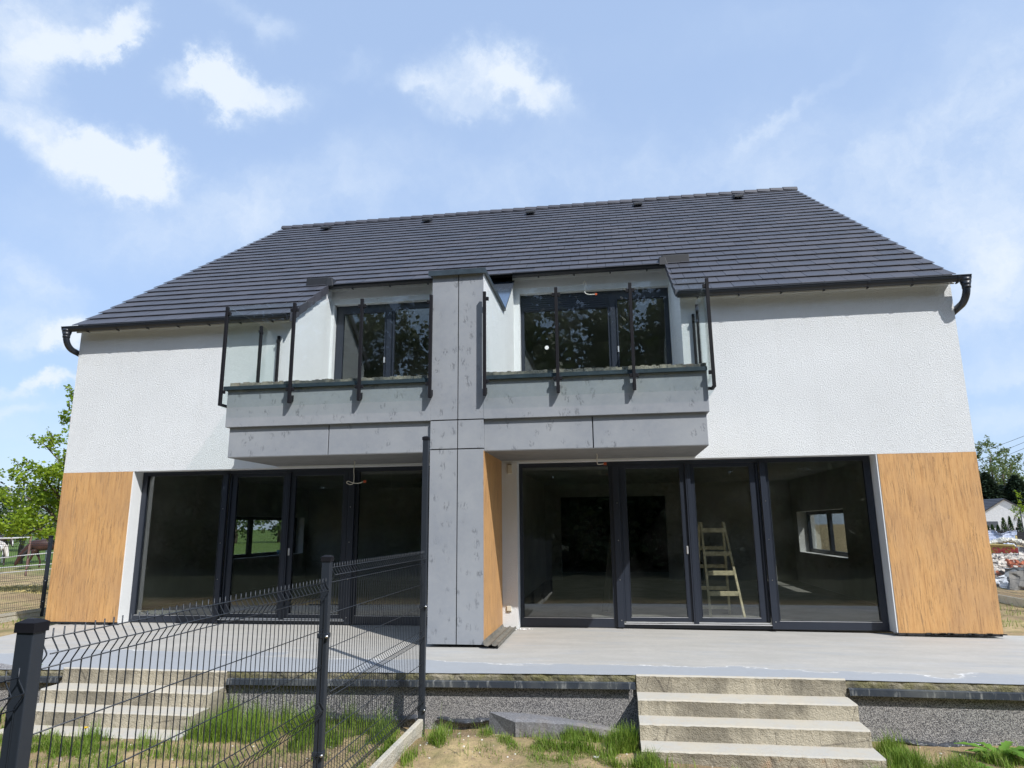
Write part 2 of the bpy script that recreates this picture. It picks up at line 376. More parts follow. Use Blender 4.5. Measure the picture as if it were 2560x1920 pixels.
def mat_rawconc(name, a, b, moss=0.):
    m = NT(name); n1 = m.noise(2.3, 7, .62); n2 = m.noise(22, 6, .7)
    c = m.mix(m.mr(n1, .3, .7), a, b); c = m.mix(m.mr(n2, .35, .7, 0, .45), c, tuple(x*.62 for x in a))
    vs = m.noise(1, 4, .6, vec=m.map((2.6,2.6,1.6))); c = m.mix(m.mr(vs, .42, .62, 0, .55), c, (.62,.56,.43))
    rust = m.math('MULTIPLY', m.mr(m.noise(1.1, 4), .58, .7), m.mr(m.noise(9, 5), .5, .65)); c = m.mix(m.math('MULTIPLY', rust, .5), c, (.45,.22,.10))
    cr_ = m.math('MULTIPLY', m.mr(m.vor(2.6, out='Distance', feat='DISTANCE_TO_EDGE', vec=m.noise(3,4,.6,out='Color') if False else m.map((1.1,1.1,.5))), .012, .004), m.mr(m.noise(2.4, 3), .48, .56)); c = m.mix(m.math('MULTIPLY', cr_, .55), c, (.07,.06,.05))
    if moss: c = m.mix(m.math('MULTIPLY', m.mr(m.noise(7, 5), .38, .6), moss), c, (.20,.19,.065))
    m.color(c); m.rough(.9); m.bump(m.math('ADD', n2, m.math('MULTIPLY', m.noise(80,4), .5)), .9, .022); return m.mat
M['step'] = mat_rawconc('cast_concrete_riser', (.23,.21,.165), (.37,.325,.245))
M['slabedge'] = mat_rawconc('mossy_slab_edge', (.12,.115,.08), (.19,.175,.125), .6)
M['screed_top'] = mat_rawconc('rough_screed_layer', (.10,.105,.10), (.16,.165,.155))
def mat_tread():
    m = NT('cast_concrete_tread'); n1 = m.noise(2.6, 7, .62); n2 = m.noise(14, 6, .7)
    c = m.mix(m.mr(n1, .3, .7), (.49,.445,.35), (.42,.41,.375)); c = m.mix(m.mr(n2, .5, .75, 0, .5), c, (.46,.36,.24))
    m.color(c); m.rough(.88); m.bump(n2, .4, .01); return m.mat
M['tread'] = mat_tread()
def mat_mosaic():
    m = NT('speckled_stone_plaster'); v = m.N('ShaderNodeTexVoronoi'); v.inputs['Scale'].default_value = 165; m.L(m.co, v.inputs['Vector'])
    sp = m.N('ShaderNodeSeparateColor'); m.L(v.outputs['Color'], sp.inputs[0])
    c = m.ramp(sp.outputs[0], [(.0,(.05,.05,.06)),(.28,(.09,.09,.10)),(.32,(.22,.215,.215)),(.62,(.30,.29,.285)),(.70,(.46,.445,.43))])
    n = c.node; n.color_ramp.interpolation = 'CONSTANT'
    c = m.mix(m.mr(m.noise(1.4, 3), .3, .7, 0, .25), c, (.20,.19,.17))
    m.color(c); m.rough(.7); m.bump(v.outputs['Distance'], .6, .006); return m.mat
M['mosaic'] = mat_mosaic()
M['wire_white'] = simple('white_cable', (.75,.73,.66), .5)
M['terminal'] = simple('orange_terminal', (.55,.10,.03), .4)
M['plastic_w'] = simple('ivory_plastic', (.62,.58,.48), .5)
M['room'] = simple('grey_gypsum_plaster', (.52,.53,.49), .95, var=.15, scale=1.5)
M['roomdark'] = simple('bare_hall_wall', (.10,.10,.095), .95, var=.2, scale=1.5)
M['screed'] = simple('grey_floor_screed', (.26,.26,.25), .8, var=.25, scale=2)
M['ladder'] = simple('paint_splashed_pine', (.68,.62,.42), .7, var=.3, scale=12, bump=.2)
M['felt'] = simple('bitumen_felt', (.16,.155,.135), .7, var=.3, scale=8, bump=.5, bscale=50, bdist=.006)
M['membrane'] = simple('black_bitumen', (.02,.021,.023), .55, var=.4, scale=20, bump=.5, bscale=40, bdist=.01)
M['foil'] = simple('black_plastic_foil', (.05,.055,.065), .28, var=.4, scale=6, bump=.8, bscale=26, bdist=.02)
M['white'] = simple('white_paint', (.8,.8,.8), .6)
M['bark'] = simple('tree_bark', (.10,.08,.06), .95, var=.3, scale=9, bump=.7, bscale=25, bdist=.02)
M['kerb'] = mat_rawconc('precast_gravel_board', (.46,.44,.38), (.58,.55,.47))
# ================================================================== THE HOUSE
K = 0.7167
def roofz(y): return 5.1975 + K*y
XL, XR, NL, NR = -8.82, 5.72, -4.75, 1.75          # outer corners, loggia notch
PL, PR = -1.875, -1.132                             # party pillar
RY = 7.05
house = thing('semi_detached_house', (-1.5, 0, -0.04), 'white two-storey twin house with dark tiled roof, grey balconies and wood-look panels', 'house')
def part(b, name, mat, parent=house, **k): return b.build(name, mat, parent, **k)
# front wall in white render
b = MB()
b.box(XL, NL, 0, .3, 2.444, 4.99); b.box(NR, XR, 0, .3, 2.444, 4.99)
b.box(NL, NR, 0, .3, 2.444, 3.40)
b.box(-2.10, PL, 0, .3, -.03, 2.44); b.box(PR, -.893, 0, .3, -.03, 2.44)       # beside the pillar
w = part(b, 'front_wall', M['stucco'])
b = MB(); b.box(XL, -7.479, .004, .3, -.03, 2.444); b.box(4.38, XR, .004, .3, -.03, 2.444); b.box(PL+.05, PR-.05, .0, .3, -.03, 2.44)
part(b, 'wall_pier', M['stucco_smooth'])
b = MB(); b.box(XL, -7.499, -.004, .0035, -.002, 2.441); part(b, 'wood_look_panel', M['wood'])
b = MB(); b.box(4.40, XR, -.004, .0035, -.022, 2.441); part(b, 'wood_look_panel', M['wood'])
b = MB(); b.box(XL+.01, -7.49, -.002, .003, -.035, -.003); b.box(4.39, XR-.01, -.002, .003, -.055, -.023)
rb = random.Random(3)
for k in range(60):
    x = rb.uniform(4.3, XR) if k % 2 else rb.uniform(XL, -7.45); s = rb.uniform(.01, .035); b.box(x, x+s*2, -.02, .0, -.036, -.036+s*.6)
part(b, 'base_membrane', M['membrane'])
# side walls with the kitchen windows, back wall, gables
def side_wall(x0, x1, wy0, wy1, wz0, wz1):
    b = MB(); b.box(x0, x1, .3, wy0, -.03, 4.9); b.box(x0, x1, wy1, 13.8, -.03, 4.9); b.box(x0, x1, wy0, wy1, -.03, wz0); b.box(x0, x1, wy0, wy1, wz1, 4.9)
    b.prismx(x0, x1, [(.3,4.9),(13.8,4.9),(13.8,5.0),(RY,roofz(RY)-.14),(.3,roofz(.3)-.14)])
    return b
part(side_wall(XL, XL+.42, 4.8, 8.55, .76, 1.77), 'gable_wall', M['stucco'])
part(side_wall(XR-.42, XR, 4.63, 8.3, .75, 1.76), 'gable_wall', M['stucco'])
b = MB(); b.box(XL, XR, 13.8, 14.1, -.03, 5.0); part(b, 'back_wall', M['stucco'])
# loggia window wall, cheeks
b = MB()
W0, W1 = 1.55, 1.85
b.box(NL, -4.70, W0, W1, 3.4, 5.96); b.box(-4.70, -2.02, W0, W1, 5.765, 5.96); b.box(-2.02, PL, W0, W1, 3.4, 5.96)
b.box(PR, -1.02, W0, W1, 3.4, 5.96); b.box(-1.02, 1.735, W0, W1, 5.765, 5.96); b.box(1.735, NR, W0, W1, 3.4, 5.96)
b.box(-4.70, -2.02, W0, W1, 3.4, 3.56); b.box(-1.02, 1.735, W0, W1, 3.4, 3.56)
for xa, xb in ((NL, PL), (PR, NR)): b.prismx(xa, xb, [(W0,5.961),(W1,5.961),(W1,6.28),(W0,6.17)])
part(b, 'loggia_back_wall', M['stucco'])
b = MB(); pf = [(.301,3.4),(1.85,3.4),(1.85,roofz(1.85)-.13),(.301,roofz(.301)-.13)]
b.prismx(NL-.25, NL-.0, pf); b.prismx(NR, NR+.25, pf)
b.prismx(NL-.25, NL, [(0.0,4.991),(.30,4.991),(.30,5.27),(0.0,5.06)]); b.prismx(NR, NR+.25, [(0.0,4.991),(.30,4.991),(.30,5.27),(0.0,5.06)])
part(b, 'loggia_side_wall', M['stucco'])
b = MB(); b.prismx(PL, PR, [(-1.50,3.50),(W0,3.50),(W0,6.03),(.31,5.03),(-1.50,5.03)])
pw = part(b, 'party_wall', M['stucco'])
b = MB(); b.prismx(PL-.045, PR+.04, [(-1.565,5.031),(.30,5.031),(.30,5.075),(-1.565,5.075)]); b.box(PL-.05, PR+.045, -1.575, -1.566, 5.0, 5.078)
part(b, 'coping', M['flash'])
m = NT('bright_sheet_metal'); m.color((.30,.36,.45)); m.rough(.16); m.b.inputs['Metallic'].default_value = .85
sl = (6.03-5.03)/(W0-.31)
b = MB(); b.prismx(PL-.02, PR+.03, [(.305,5.045),(W0,5.045+sl*(W0-.305)),(W0,5.085+sl*(W0-.305)),(.305,5.076)])
part(b, 'sloping_coping', m.mat)
# pillar
b = MB(); gx = -1.4915; g = .007
for xa, xb in ((PL, gx-g), (gx+g, PR)):
    b.box(xa, xb, -1.519, -1.46, -.01, 2.497); b.box(xa, xb, -1.519, -1.46, 2.513, 2.898); b.box(xa, xb, -1.519, -1.501, 2.914, 5.03)
    b.box(xa, xb, -1.50, -1.46, 2.914, 3.50)
b.box(PL, PR-.02, -1.459, .0, -.01, 2.476); b.box(PL, PR, -1.459, 0, 2.477, 3.499)
part(b, 'pillar', M['concrete'])
b = MB(); b.box(gx-.012, gx+.012, -1.506, -1.4605, 0, 5.02); part(b, 'shadow_joint', M['black'])
b = MB(); b.box(PR-.0195, PR+.001, -1.5185, -.0045, .0, 2.475); part(b, 'wood_look_panel', M['wood'])
# balconies
for side in (0, 1):
    xo, xi = ((-4.934, PL) if side == 0 else (PR, 1.866)); yo = (-4.89 if side == 0 else 1.833)
    bal = MB()
    a, c = min(xo, xi), max(xo, xi)
    if side == 0: bal.box(xo, xi, -1.519, -.0, 2.906, 3.452); xl0, xl1 = yo, xi
    else: bal.box(xi, xo, -1.519, -.0, 2.906, 3.452); xl0, xl1 = xi, yo
    if side == 1: xl0 = PR
    jx = -3.372 if side == 0 else .344
    xs = [(xl0, jx-.007), (jx+.007, xl1)]
    for xa, xb in xs: bal.box(xa, xb, -1.469, -1.43, 2.4765, 2.905)
    xa, xb = (xl0, xl1)
    bal.box(xa+.003, xb-.003, -1.4295, -.0, 2.4765, 2.905)
    balcony = bal.build('balcony', M['concrete'], house, bevel=.004)
    s = MB(); s.box(xa+.0, xb-.0, -1.466, -.002, 2.470, 2.4763); s.build('soffit', M['soffit'], balcony)
    j = MB(); j.box(jx-.012, jx+.012, -1.44, -1.4293, 2.48, 2.9); j.build('shadow_joint', M['black'], balcony)
    s = MB(); ext = .045
    x0 = xo-ext if side == 0 else xi+.002; x1 = xi-.002 if side == 0 else xo+ext
    s.box(x0, x1, -1.519-ext, -1.30, 3.494, 3.502); s.box(x0, x1, -1.519-ext, -1.519-ext+.006, 3.448, 3.4935)
    if side == 0: s.box(x0, x0+.006, -1.519-ext+.007, -.004, 3.448, 3.4935); s.box(x0, x0+.2, -1.299, -.004, 3.494, 3.502)
    else: s.box(x1-.006, x1, -1.519-ext+.007, -.004, 3.448, 3.4935); s.box(x1-.2, x1, -1.299, -.004, 3.494, 3.502)
    s.box(xo if side == 0 else xi+.002, xi-.002 if side == 0 else xo, -1.515, -.004, 3.4525, 3.4935)
    s.build('drip_edge', M['flash'], balcony)
    s = MB(); rr = random.Random(5+side); xa = (xo+.02) if side == 0 else xi+.003; xb = (xi-.003) if side == 0 else xo-.02
    n = 60; top = []
    for i in range(n):
        u0_, u1_ = xa+(xb-xa)*i/n, xa+(xb-xa)*(i+1)/n; h = 3.556+rr.uniform(-.006, .012); d = rr.uniform(0, .012)
        s.box(u0_, u1_-.0005, -1.512+d, -1.45, 3.5025, h)
    s.box(xa, xb, -1.4495, 0.0, 3.5025, 3.552)
    if side == 0: s.box(NL+.0, PL, .3005, W0, 3.401, 3.552)
    else: s.box(PR, NR, .3005, W0, 3.401, 3.552)
    s.box(NL if side == 0 else PR, PL if side == 0 else NR, 0.0005, .30, 3.4005, 3.552)
    s.build('screed_layer', M['screed_top'], balcony)
# glass balustrades: posts bracketed to the outside face, clamps, panes
def railing(side):
    rt = bpy.data.objects.new('glass_balustrade', None); link(rt, house)
    yc = -1.519-.092; zs, zt = 3.21, 4.70
    if side == 0: fx = [-4.985, -3.925, -2.892, -1.868]; cx = -4.985; sx = -1; sy = [-.62, -.03]
    else: fx = [-1.098, -.094, .917, 1.935]; cx = 1.935; sx = 1; sy = [-.50, -.03]
    h = .0215
    def clamp(p, x, y, dx, dy, z):
        p.box(x+dx*h-(.012 if dx == 0 else 0), x+dx*(h+.038)+(.012 if dx == 0 else 0), y+dy*h-(.018 if dy == 0 else 0), y+dy*(h+.038)+(.018 if dy == 0 else 0), z-.024, z+.024)
    corner = cx
    for x in fx:
        p = MB(); p.box(x-h, x+h, yc-h, yc+h, zs, zt)
        if x == corner:                       # corner post is held from the end of the slab
            p.box(min(x+h*-sx, x-sx*.055), max(x+h*-sx, x-sx*.055), yc-.006+.0, yc+h, zs+.0, zs+.03) if False else None
            y2 = yc
            xe = (-4.934 if side == 0 else 1.866)
            p.prismz(zs-.0, zs+.035, [(x-h*.9, y2+h), (x+h*.9, y2+h), (x+h*.9, -1.40), (x-h*.9, -1.40)] )
            p.box(min(x-sx*h*.9, xe), max(x-sx*h*.9, xe), -1.46, -1.40, zs, zs+.035)
        else:
            p.prismx(x-h, x+h, [(yc+h+.0003, zs-.0), (-1.5193, zs+.045), (-1.5193, zs+.13), (yc+h+.0003, zs+.10)])
        for z in (zt-.105, zs+.20):
            if x != fx[0]: clamp(p, x, yc+.004, -1, 0, z)
            if x != fx[-1]: clamp(p, x, yc+.004, 1, 0, z)
        p.build('railing_post', M['black'], rt, bevel=.003)
    for y in sy:
        p = MB(); p.box(cx-h, cx+h, y-h, y+h, zs, zt); xe = (-4.934 if side == 0 else 1.866)
        if y > 0: xe = xe; p.box(min(cx-sx*h, cx-sx*.2), max(cx-sx*h, cx-sx*.2), y-h*.8, y+h*.8, 3.56, 3.60) if False else None
        p.box(min(cx-sx*h, xe), max(cx-sx*h, xe), min(y, -.05)-h*.9, min(y, -.05)+h*.9, zs, zs+.05)
        if y > 0: p.box(cx-h*.9, cx+h*.9, -.07, y-h, zs, zs+.05)
        for z in (zt-.105, zs+.20): clamp(p, cx, y, 0, -1, z); 
        if y == sy[0]:
            for z in (zt-.105, zs+.20): clamp(p, cx, y, 0, 1, z)
        p.build('railing_post', M['black'], rt, bevel=.003)
    tg = .005
    def pane(x0, x1, y0, y1):
        p = MB(); z0, z1 = 3.178, 4.712
        if abs(y1-y0) < 1e-6: p.box(x0, x1, y0-tg, y0+tg, z0, z1)
        else: p.box(x0-tg, x0+tg, y0, y1, z0, z1)
        p.build('glass_panel', M['rail_glass'], rt)
    for i in range(3): pane(fx[i]+h+.012, fx[i+1]-h-.012, yc+.004, yc+.004)
    ys = [yc] + sy
    for i in range(2): pane(cx, cx, ys[i]+h+.014, ys[i+1]-h-.014)
railing(0); railing(1)

# ------------------------------------------------------------------ roof
roof = MB(); T = .12
DECK = simple('black_underlay', (.006,.006,.008), .9)
def deck(b, xa, xb, y0, y1): b.prismx(xa, xb, [(y0, roofz(y0)-.03-T), (y1, roofz(y1)-.03-T), (y1, roofz(y1)-.03), (y0, roofz(y0)-.03)])
deck(roof, XL+.003, NL-.035, -.10, 1.41); deck(roof, NR+.035, XR-.003, -.10, 1.41); deck(roof, XL+.003, XR-.003, 1.4101, RY)
roof.prismx(XL+.003, XR-.003, [(RY+.0005, roofz(RY)-.03-T), (14.35, roofz(-.25)-.03-T), (14.35, roofz(-.25)-.03), (RY+.0005, roofz(RY)-.03)])
roof_o = roof.build('roof', DECK, house)
b = MB(); rt = random.Random(11)
y_step = .2835; tw = .332
def tile_row(b, i, xa, xb, off, mirror=False):
    ya = -.205 + i*y_step; yb = ya + y_step + .06
    x = xa - (off % tw)
    while x < xb - 1e-4:
        x0, x1 = max(x, xa), min(x+tw-.006, xb)
        if x1 - x0 > .02:
            j = rt.uniform(-.002, .002); up = .040; th = .010
            za, zb = roofz(ya)+j+.006, roofz(yb)-.030+j
            if yb > RY-.02: yb2 = RY-.02; zb = za+(zb-za)*(yb2-ya)/(yb-ya)
            else: yb2 = yb
            b.hexa([(x0,ya,za-th),(x1,ya,za-th),(x1,yb2,zb-th),(x0,yb2,zb-th),(x0,ya,za),(x1,ya,za),(x1,yb2,zb),(x0,yb2,zb)])
        x += tw
NROW = 26
for i in range(NROW):
    ya = -.205+i*y_step; off = (tw/2 if i % 2 else 0)
    if ya < 1.18: tile_row(b, i, XL-.03, NL+.03, off); tile_row(b, i, NR-.06, XR+.0, off+.13)
    else: tile_row(b, i, XL-.03, XR, off)
tiles = part(b, 'roof_tiles', M['tile'], roof_o)
# verge tiles with a hanging flange on the loggia sides and gables
b = MB()
for i in range(NROW):
    ya = -.205+i*y_step; yb = ya+y_step+.01; za, zb = roofz(ya)+.012, roofz(yb)-.018
    def flange(x0, x1, dz):
        b.hexa([(x0,ya,za-dz),(x1,ya,za-dz),(x1,yb,zb-dz),(x0,yb,zb-dz),(x0,ya,za),(x1,ya,za),(x1,yb,zb),(x0,yb,zb)])
    if ya < 1.18:
        flange(NL+.031, NL+.055, .17); flange(NR-.085, NR-.061, .12)
part(b, 'verge_tile', M['tile'], roof_o)
b = MB(); n = 44; Lr = (XR-XL+.05)/n
for i in range(n):
    x0 = XL-.03+i*Lr; x1 = x0+Lr+.03; z0 = roofz(RY)+.0; pr = [(RY-.13, z0-.075), (RY+.13, z0-.075), (RY+.085, z0+.012), (RY+.03, z0+.045), (RY-.03, z0+.045), (RY-.085, z0+.012)]
    vs = [(x0, y, z+.012) for y, z in pr] + [(x1, RY+(y-RY)*.9, z-.008) for y, z in pr]; m_ = 6
    b.add(vs, [tuple(range(m_-1,-1,-1)), tuple(range(m_,2*m_))]+[(k,(k+1)%m_,m_+(k+1)%m_,m_+k) for k in range(m_)])
part(b, 'ridge_tiles', M['tile'], roof_o)
for x in (-7.18, -4.23, -1.34, 1.54, 4.11):
    b = MB(); y = 6.36; z = roofz(y)
    b.prismx(x-.11, x+.11, [(y-.10, z-.03), (y+.14, z+.10), (y+.10, z+.16), (y-.06, z+.085), (y-.12, z+.02)]); b.prismx(x-.125, x+.125, [(y-.14, z-.06+.03), (y+.2, z+.16), (y+.2, z+.175), (y-.14, z-.01)])
    b.build('roof_vent', M['membrane'], roof_o, bevel=.008)
# gutters: half-round troughs with brackets and joints
def gutter(xa, xb, y, z, brx, name='gutter', r=.062, stops=(True, True)):
    b = MB(); n = 10
    pr = [(y+r*math.cos(math.pi+math.pi*k/n), z+r*1.35*math.sin(math.pi+math.pi*k/n)) for k in range(n+1)]
    inn = [(y+(r-.005)*math.cos(math.pi+math.pi*k/n), z+(r-.005)*1.35*math.sin(math.pi+math.pi*k/n)) for k in range(n+1)]
    m_ = len(pr); vs = [(x, p[0], p[1]) for x in (xa, xb) for p in pr+inn]; q = 2*m_; fs = []
    for k in range(m_-1): fs += [(k, k+1, q+k+1, q+k), (m_+k+1, m_+k, q+m_+k, q+m_+k+1)]
    fs += [(0, q, q+m_, m_), (m_-1, 2*m_-1, q+2*m_-1, q+m_-1)]
    b.add(vs, fs)
    for e, on in ((xa, stops[0]), (xb, stops[1])):
        if on: b.add([(e, p[0], p[1]) for p in pr], [tuple(range(m_))])
    b.tube([(xa, y-r, z), (xb, y-r, z)], .009, 6)
    for x in brx:
        rr_ = r+.006; b.add([(x+dx, y+rr_*math.cos(math.pi+math.pi*k/n), z+rr_*1.35*math.sin(math.pi+math.pi*k/n)) for dx in (-.014, .014) for k in range(n+1)], [(k, k+1, n+1+k+1, n+1+k) for k in range(n)])
        b.box(x-.012, x+.012, y-.002, y+.06, z-r*1.35-.012, z-r*1.35+.0)
    o = b.build(name, M['gutter'], house, smooth=False)
    # fascia strip of bright drip metal
    return o
gy, gz = -.215, 5.005
g1 = gutter(XL-.17, NL+.0, gy, gz, [XL+.3+.58*k for k in range(7)])
g2 = gutter(NR-.06, XR+.17, gy, gz, [NR+.25+.62*k for k in range(7)])
g3 = gutter(NL+.12, PL-.05, 1.30, 6.085, [NL+.5+.75*k for k in range(4)])
g4 = gutter(PR+.02, NR-.10, 1.30, 6.085, [PR+.5+.66*k for k in range(4)])
b = MB()
for xa, xb, yy, zz in ((XL-.02, NL+.02, -.155, 5.025), (NR-.05, XR, -.155, 5.025)): b.box(xa, xb, yy-.004, yy, zz-.008, zz+.016); 
b.box(NL+.06, NR-.09, 1.352, 1.358, 6.10, 6.125)
part(b, 'drip_strip', M['alu'])
b = MB(); b.box(XL, NL, -.112, -.101, 4.93, 5.02); b.box(NR, XR, -.112, -.101, 4.93, 5.02); b.box(XL+.0, NL-.036, -.1005, -.0, 4.992, 4.996); b.box(NR+.036, XR, -.1005, -.0, 4.992, 4.996)
b.box(NL+.01, PL, 1.40, 1.409, 5.99, 6.12); b.box(PR, NR-.01, 1.40, 1.409, 5.99, 6.12)
part(b, 'fascia', M['stucco_smooth'])
# outlets spilling from the upper gutters onto the lower roof
M['spout'] = simple('dull_black_spout', (.010,.012,.016), .65, var=.1)
def spout(x0, x1, sgn, g):
    b = MB(); y = 1.36; z = 6.145; ya, yb = y-.13, y+.07
    lo = min(x0, x1); hi = max(x0, x1)
    b.hexa([(lo, ya, z-.04+K*(-.05)), (hi, ya, z-.04+K*(-.05)), (hi, yb, z-.01), (lo, yb, z-.01), (lo, ya+.02, z+.09), (hi, ya+.02, z+.09), (hi, yb, z+.14), (lo, yb, z+.14)])
    xe = hi if sgn > 0 else lo      # end joined to gutter
    b.hexa([(xe-.06, ya-.03, z-.11), (xe+.10, ya-.03, z-.11), (xe+.10, yb-.03, z-.11), (xe-.06, yb-.03, z-.11), (xe-.05, ya+.01, z+.06), (xe+.06, ya+.01, z+.06), (xe+.06, yb, z+.10), (xe-.05, yb, z+.10)])
    b.build('overflow_spout', M['spout'], g, bevel=.012, seg=2)
spout(-5.17, -4.70, 1, g3); spout(1.62, 2.10, -1, g4)
# gutter outlets curling back round the gables
def downpipe(x, s):
    b = MB(); xx = x
    b.tube([(xx, gy, gz-.03), (xx, gy, gz-.09)], [.075, .075], 12); b.tube([(xx, gy, gz-.09), (xx, gy, gz-.17)], [.075, .052], 12)
    pts = [(xx, gy, gz-.16)]
    for k in range(8):
        a = math.pi/2*k/7*.95; pts.append((xx-s*.02*k/7, gy+.22*(1-math.cos(a)), gz-.17-.22*math.sin(a)))
    yb = pts[-1][1]; pts += [(xx-s*.04, .32, pts[-1][2]-.06), (xx-s*.05, .42, pts[-1][2]-.20), (xx-s*.05, .44, -.25)]
    b.tube(pts, .052, 12); b.tube([(xx, gy, gz-.15), (xx, gy, gz-.185)], .060, 12)
    b.build('downpipe', M['gutter'], house, smooth=True)
downpipe(XL-.10+.0, -1); downpipe(XR+.105, 1)

# ------------------------------------------------------------------ patio window units
FY = .24
def patio(mx, right):
    u = bpy.data.objects.new('patio_window', None); link(u, house)
    X = mx; F = M['frame']
    def bx(b, a, c, y0, y1, z0, z1): b.box(X(a), X(c), y0, y1, z0, z1)
    b = MB()
    bx(b, -.90, 4.37, FY, FY+.08, 2.385, 2.455); bx(b, -.90, .576, FY, FY+.08, -.03, .105); bx(b, 2.858, 4.37, FY, FY+.08, -.03, .085)
    bx(b, -.90, -.845, FY, FY+.08, .105, 2.385); bx(b, 4.285, 4.37, FY, FY+.08, .085, 2.385)
    bx(b, .53, .576, FY, FY+.08, .105, 2.385); bx(b, 2.858, 2.897, FY, FY+.08, .085, 2.385)
    bx(b, .576, 2.858, FY, FY+.08, -.03, .022)
    bx(b, .67, .70, FY-.01, FY+.08, .06, 2.385); bx(b, 2.712, 2.779, FY+.02, FY+.08, .06, 2.385); bx(b, 2.735, 2.752, FY-.012, FY+.02, .06, 2.36)
    # thin stepped beads round the fixed panes
    for a, c in ((-.845, .53), (2.897, 4.285)):
        bx(b, a, a+.012, FY-.008, FY+.0, .10, 2.385); bx(b, c-.012, c, FY-.008, FY, .10, 2.385); bx(b, a, c, FY-.008, FY, 2.373, 2.385)
    bx(b, -.93, -.901, FY+.0, FY+.06, -.03, 2.45) if False else None
    b.build('window_frame', F, u, bevel=.002)
    for a, c in ((.576, .67), (2.779, 2.858)):
        b = MB(); bx(b, a, c, FY-.055, FY-.0005, -.02, 2.384); b.build('mullion_cover', F, u, bevel=.003)
        mc = MB()
        for z in (.08, .66, 1.24, 1.80):
            xx = X((a+c)/2+.01); mc.tube([(xx, FY-.0585, z), (xx, FY-.054, z)], .007, 8)
        mc.build('screws', M['bolt'], u)
    # sliding leaves
    for k, (a, c, pa, pc) in enumerate(((.70, 1.68, .776, 1.605), (1.756, 2.712, 1.811, 2.643))):
        y0 = FY-.012 if k == 0 else FY+.004
        b = MB(); bx(b, a, pa, y0, y0+.06, .063, 2.384); bx(b, pc, c, y0, y0+.06, .063, 2.384); bx(b, pa, pc, y0, y0+.06, .063, .125); bx(b, pa, pc, y0, y0+.06, 2.325, 2.384)
        bx(b, pa, pa+.010, y0-.006, y0, .125, 2.325); bx(b, pc-.010, pc, y0-.006, y0, .125, 2.325)
        leaf = b.build('sliding_leaf', F, u, bevel=.003)
        g_ = MB(); bx(g_, pa, pc, y0+.03, y0+.034, .125, 2.325); g_.build('pane', M['pane'], u)
        sl_ = MB(); bx(sl_, pa, pc, y0-.004, y0+.001, .120, .126); sl_.build('glazing_trim', M['alu'], u)
        if k == 0:
            hd = MB(); bx(hd, 1.640, 1.668, y0-.014, y0, 1.035, 1.15); hd.build('handle_plate', M['alu'], u, bevel=.004)
    b = MB(); bx(b, 1.681, 1.7555, FY-.045, FY+.06, .035, 2.384); bx(b, 1.705, 1.712, FY-.052, FY-.045, .04, 2.38); b.build('meeting_post', F, u, bevel=.003)
    b = MB(); bx(b, .672, 2.80, FY-.048, FY-.001, .024, .036); bx(b, .70, 2.75, FY-.034, FY-.001, .046, .058); b.build('threshold_rail', M['alu'], u)
    b = MB(); bx(b, -.845, .53, FY+.03, FY+.034, .105, 2.385); b.build('pane', M['pane'], u)
    b = MB(); bx(b, 2.897, 4.285, FY+.03, FY+.034, .085, 2.385); b.build('pane', M['pane'], u)
    b = MB(); bx(b, -.845, .53, FY-.003, FY+.0, .100, .106); bx(b, 2.897, 4.285, FY-.003, FY, .080, .086); b.build('glazing_trim', M['alu'], u)
    return u
patio(lambda x: x, True); patio(lambda x: -2.10-(x+.90)*1.021, False)
# upper windows
def win_box(u, rects, mat, name, **k):
    b = MB()
    for r_ in rects: b.box(*r_)
    return b.build(name, mat, u, **k)
WY = 1.66
def upper_window(kind):
    u = bpy.data.objects.new('loggia_window', None); link(u, house); F = M['frame']
    if kind == 'R':
        x0, x1, p0, p1, q0, q1 = -1.018, 1.733, -.955, .612, .80, 1.645; pz, qz = 5.44, 5.585
    else:
        x0, x1, p0, p1, q0, q1 = -4.69, -2.03, -4.545, -3.70, -3.50, -2.12; pz, qz = 5.60, 5.645
    zb, zt = 3.562, 5.763; mm = (p1+q0)/2
    win_box(u, [(x0, p0, WY, WY+.08, zb, zt), (q1, x1, WY, WY+.08, zb, zt), (p0, p1, WY, WY+.08, zb, zb+.08), (q0, q1, WY, WY+.08, zb, zb+.08),
                (p0, p1, WY, WY+.08, pz, zt), (q0, q1, WY, WY+.08, qz, zt), (p1, q0, WY, WY+.08, zb, zt)], F, 'window_frame', bevel=.003)
    win_box(u, [(mm-.045, mm+.045, WY-.03, WY-.0005, zb+.02, (pz+qz)/2+.05), (q0-.028, q0-.002, WY-.018, WY-.0005, zb+.03, qz)], F, 'meeting_post', bevel=.003)
    if kind == 'R':
        b = MB()
        for i in range(7): b.box(p0-.03, p1+.02, WY-.014, WY-.001, pz+.02+i*.042, pz+.02+i*.042+.032)
        b.build('roller_shutter', F, u)
    win_box(u, [(p0, p1, WY+.03, WY+.034, zb+.08, pz)], M['pane'], 'pane'); win_box(u, [(q0, q1, WY+.03, WY+.034, zb+.08, qz)], M['pane'], 'pane')
    hx = (q0-.015) if kind == 'R' else p1+.02
    win_box(u, [(hx-.012, hx+.012, WY-.032, WY-.019 if kind == 'R' else WY-.001, 4.57, 4.68)], M['alu'], 'handle_plate')
    if kind == 'R':
        b = MB(); b.tube([(-.536, WY+.022, 4.729), (-.536, WY+.029, 4.729)], .038, 14); b.build('sticker', M['white'], u)
    return u
upper_window('R'); upper_window('L')
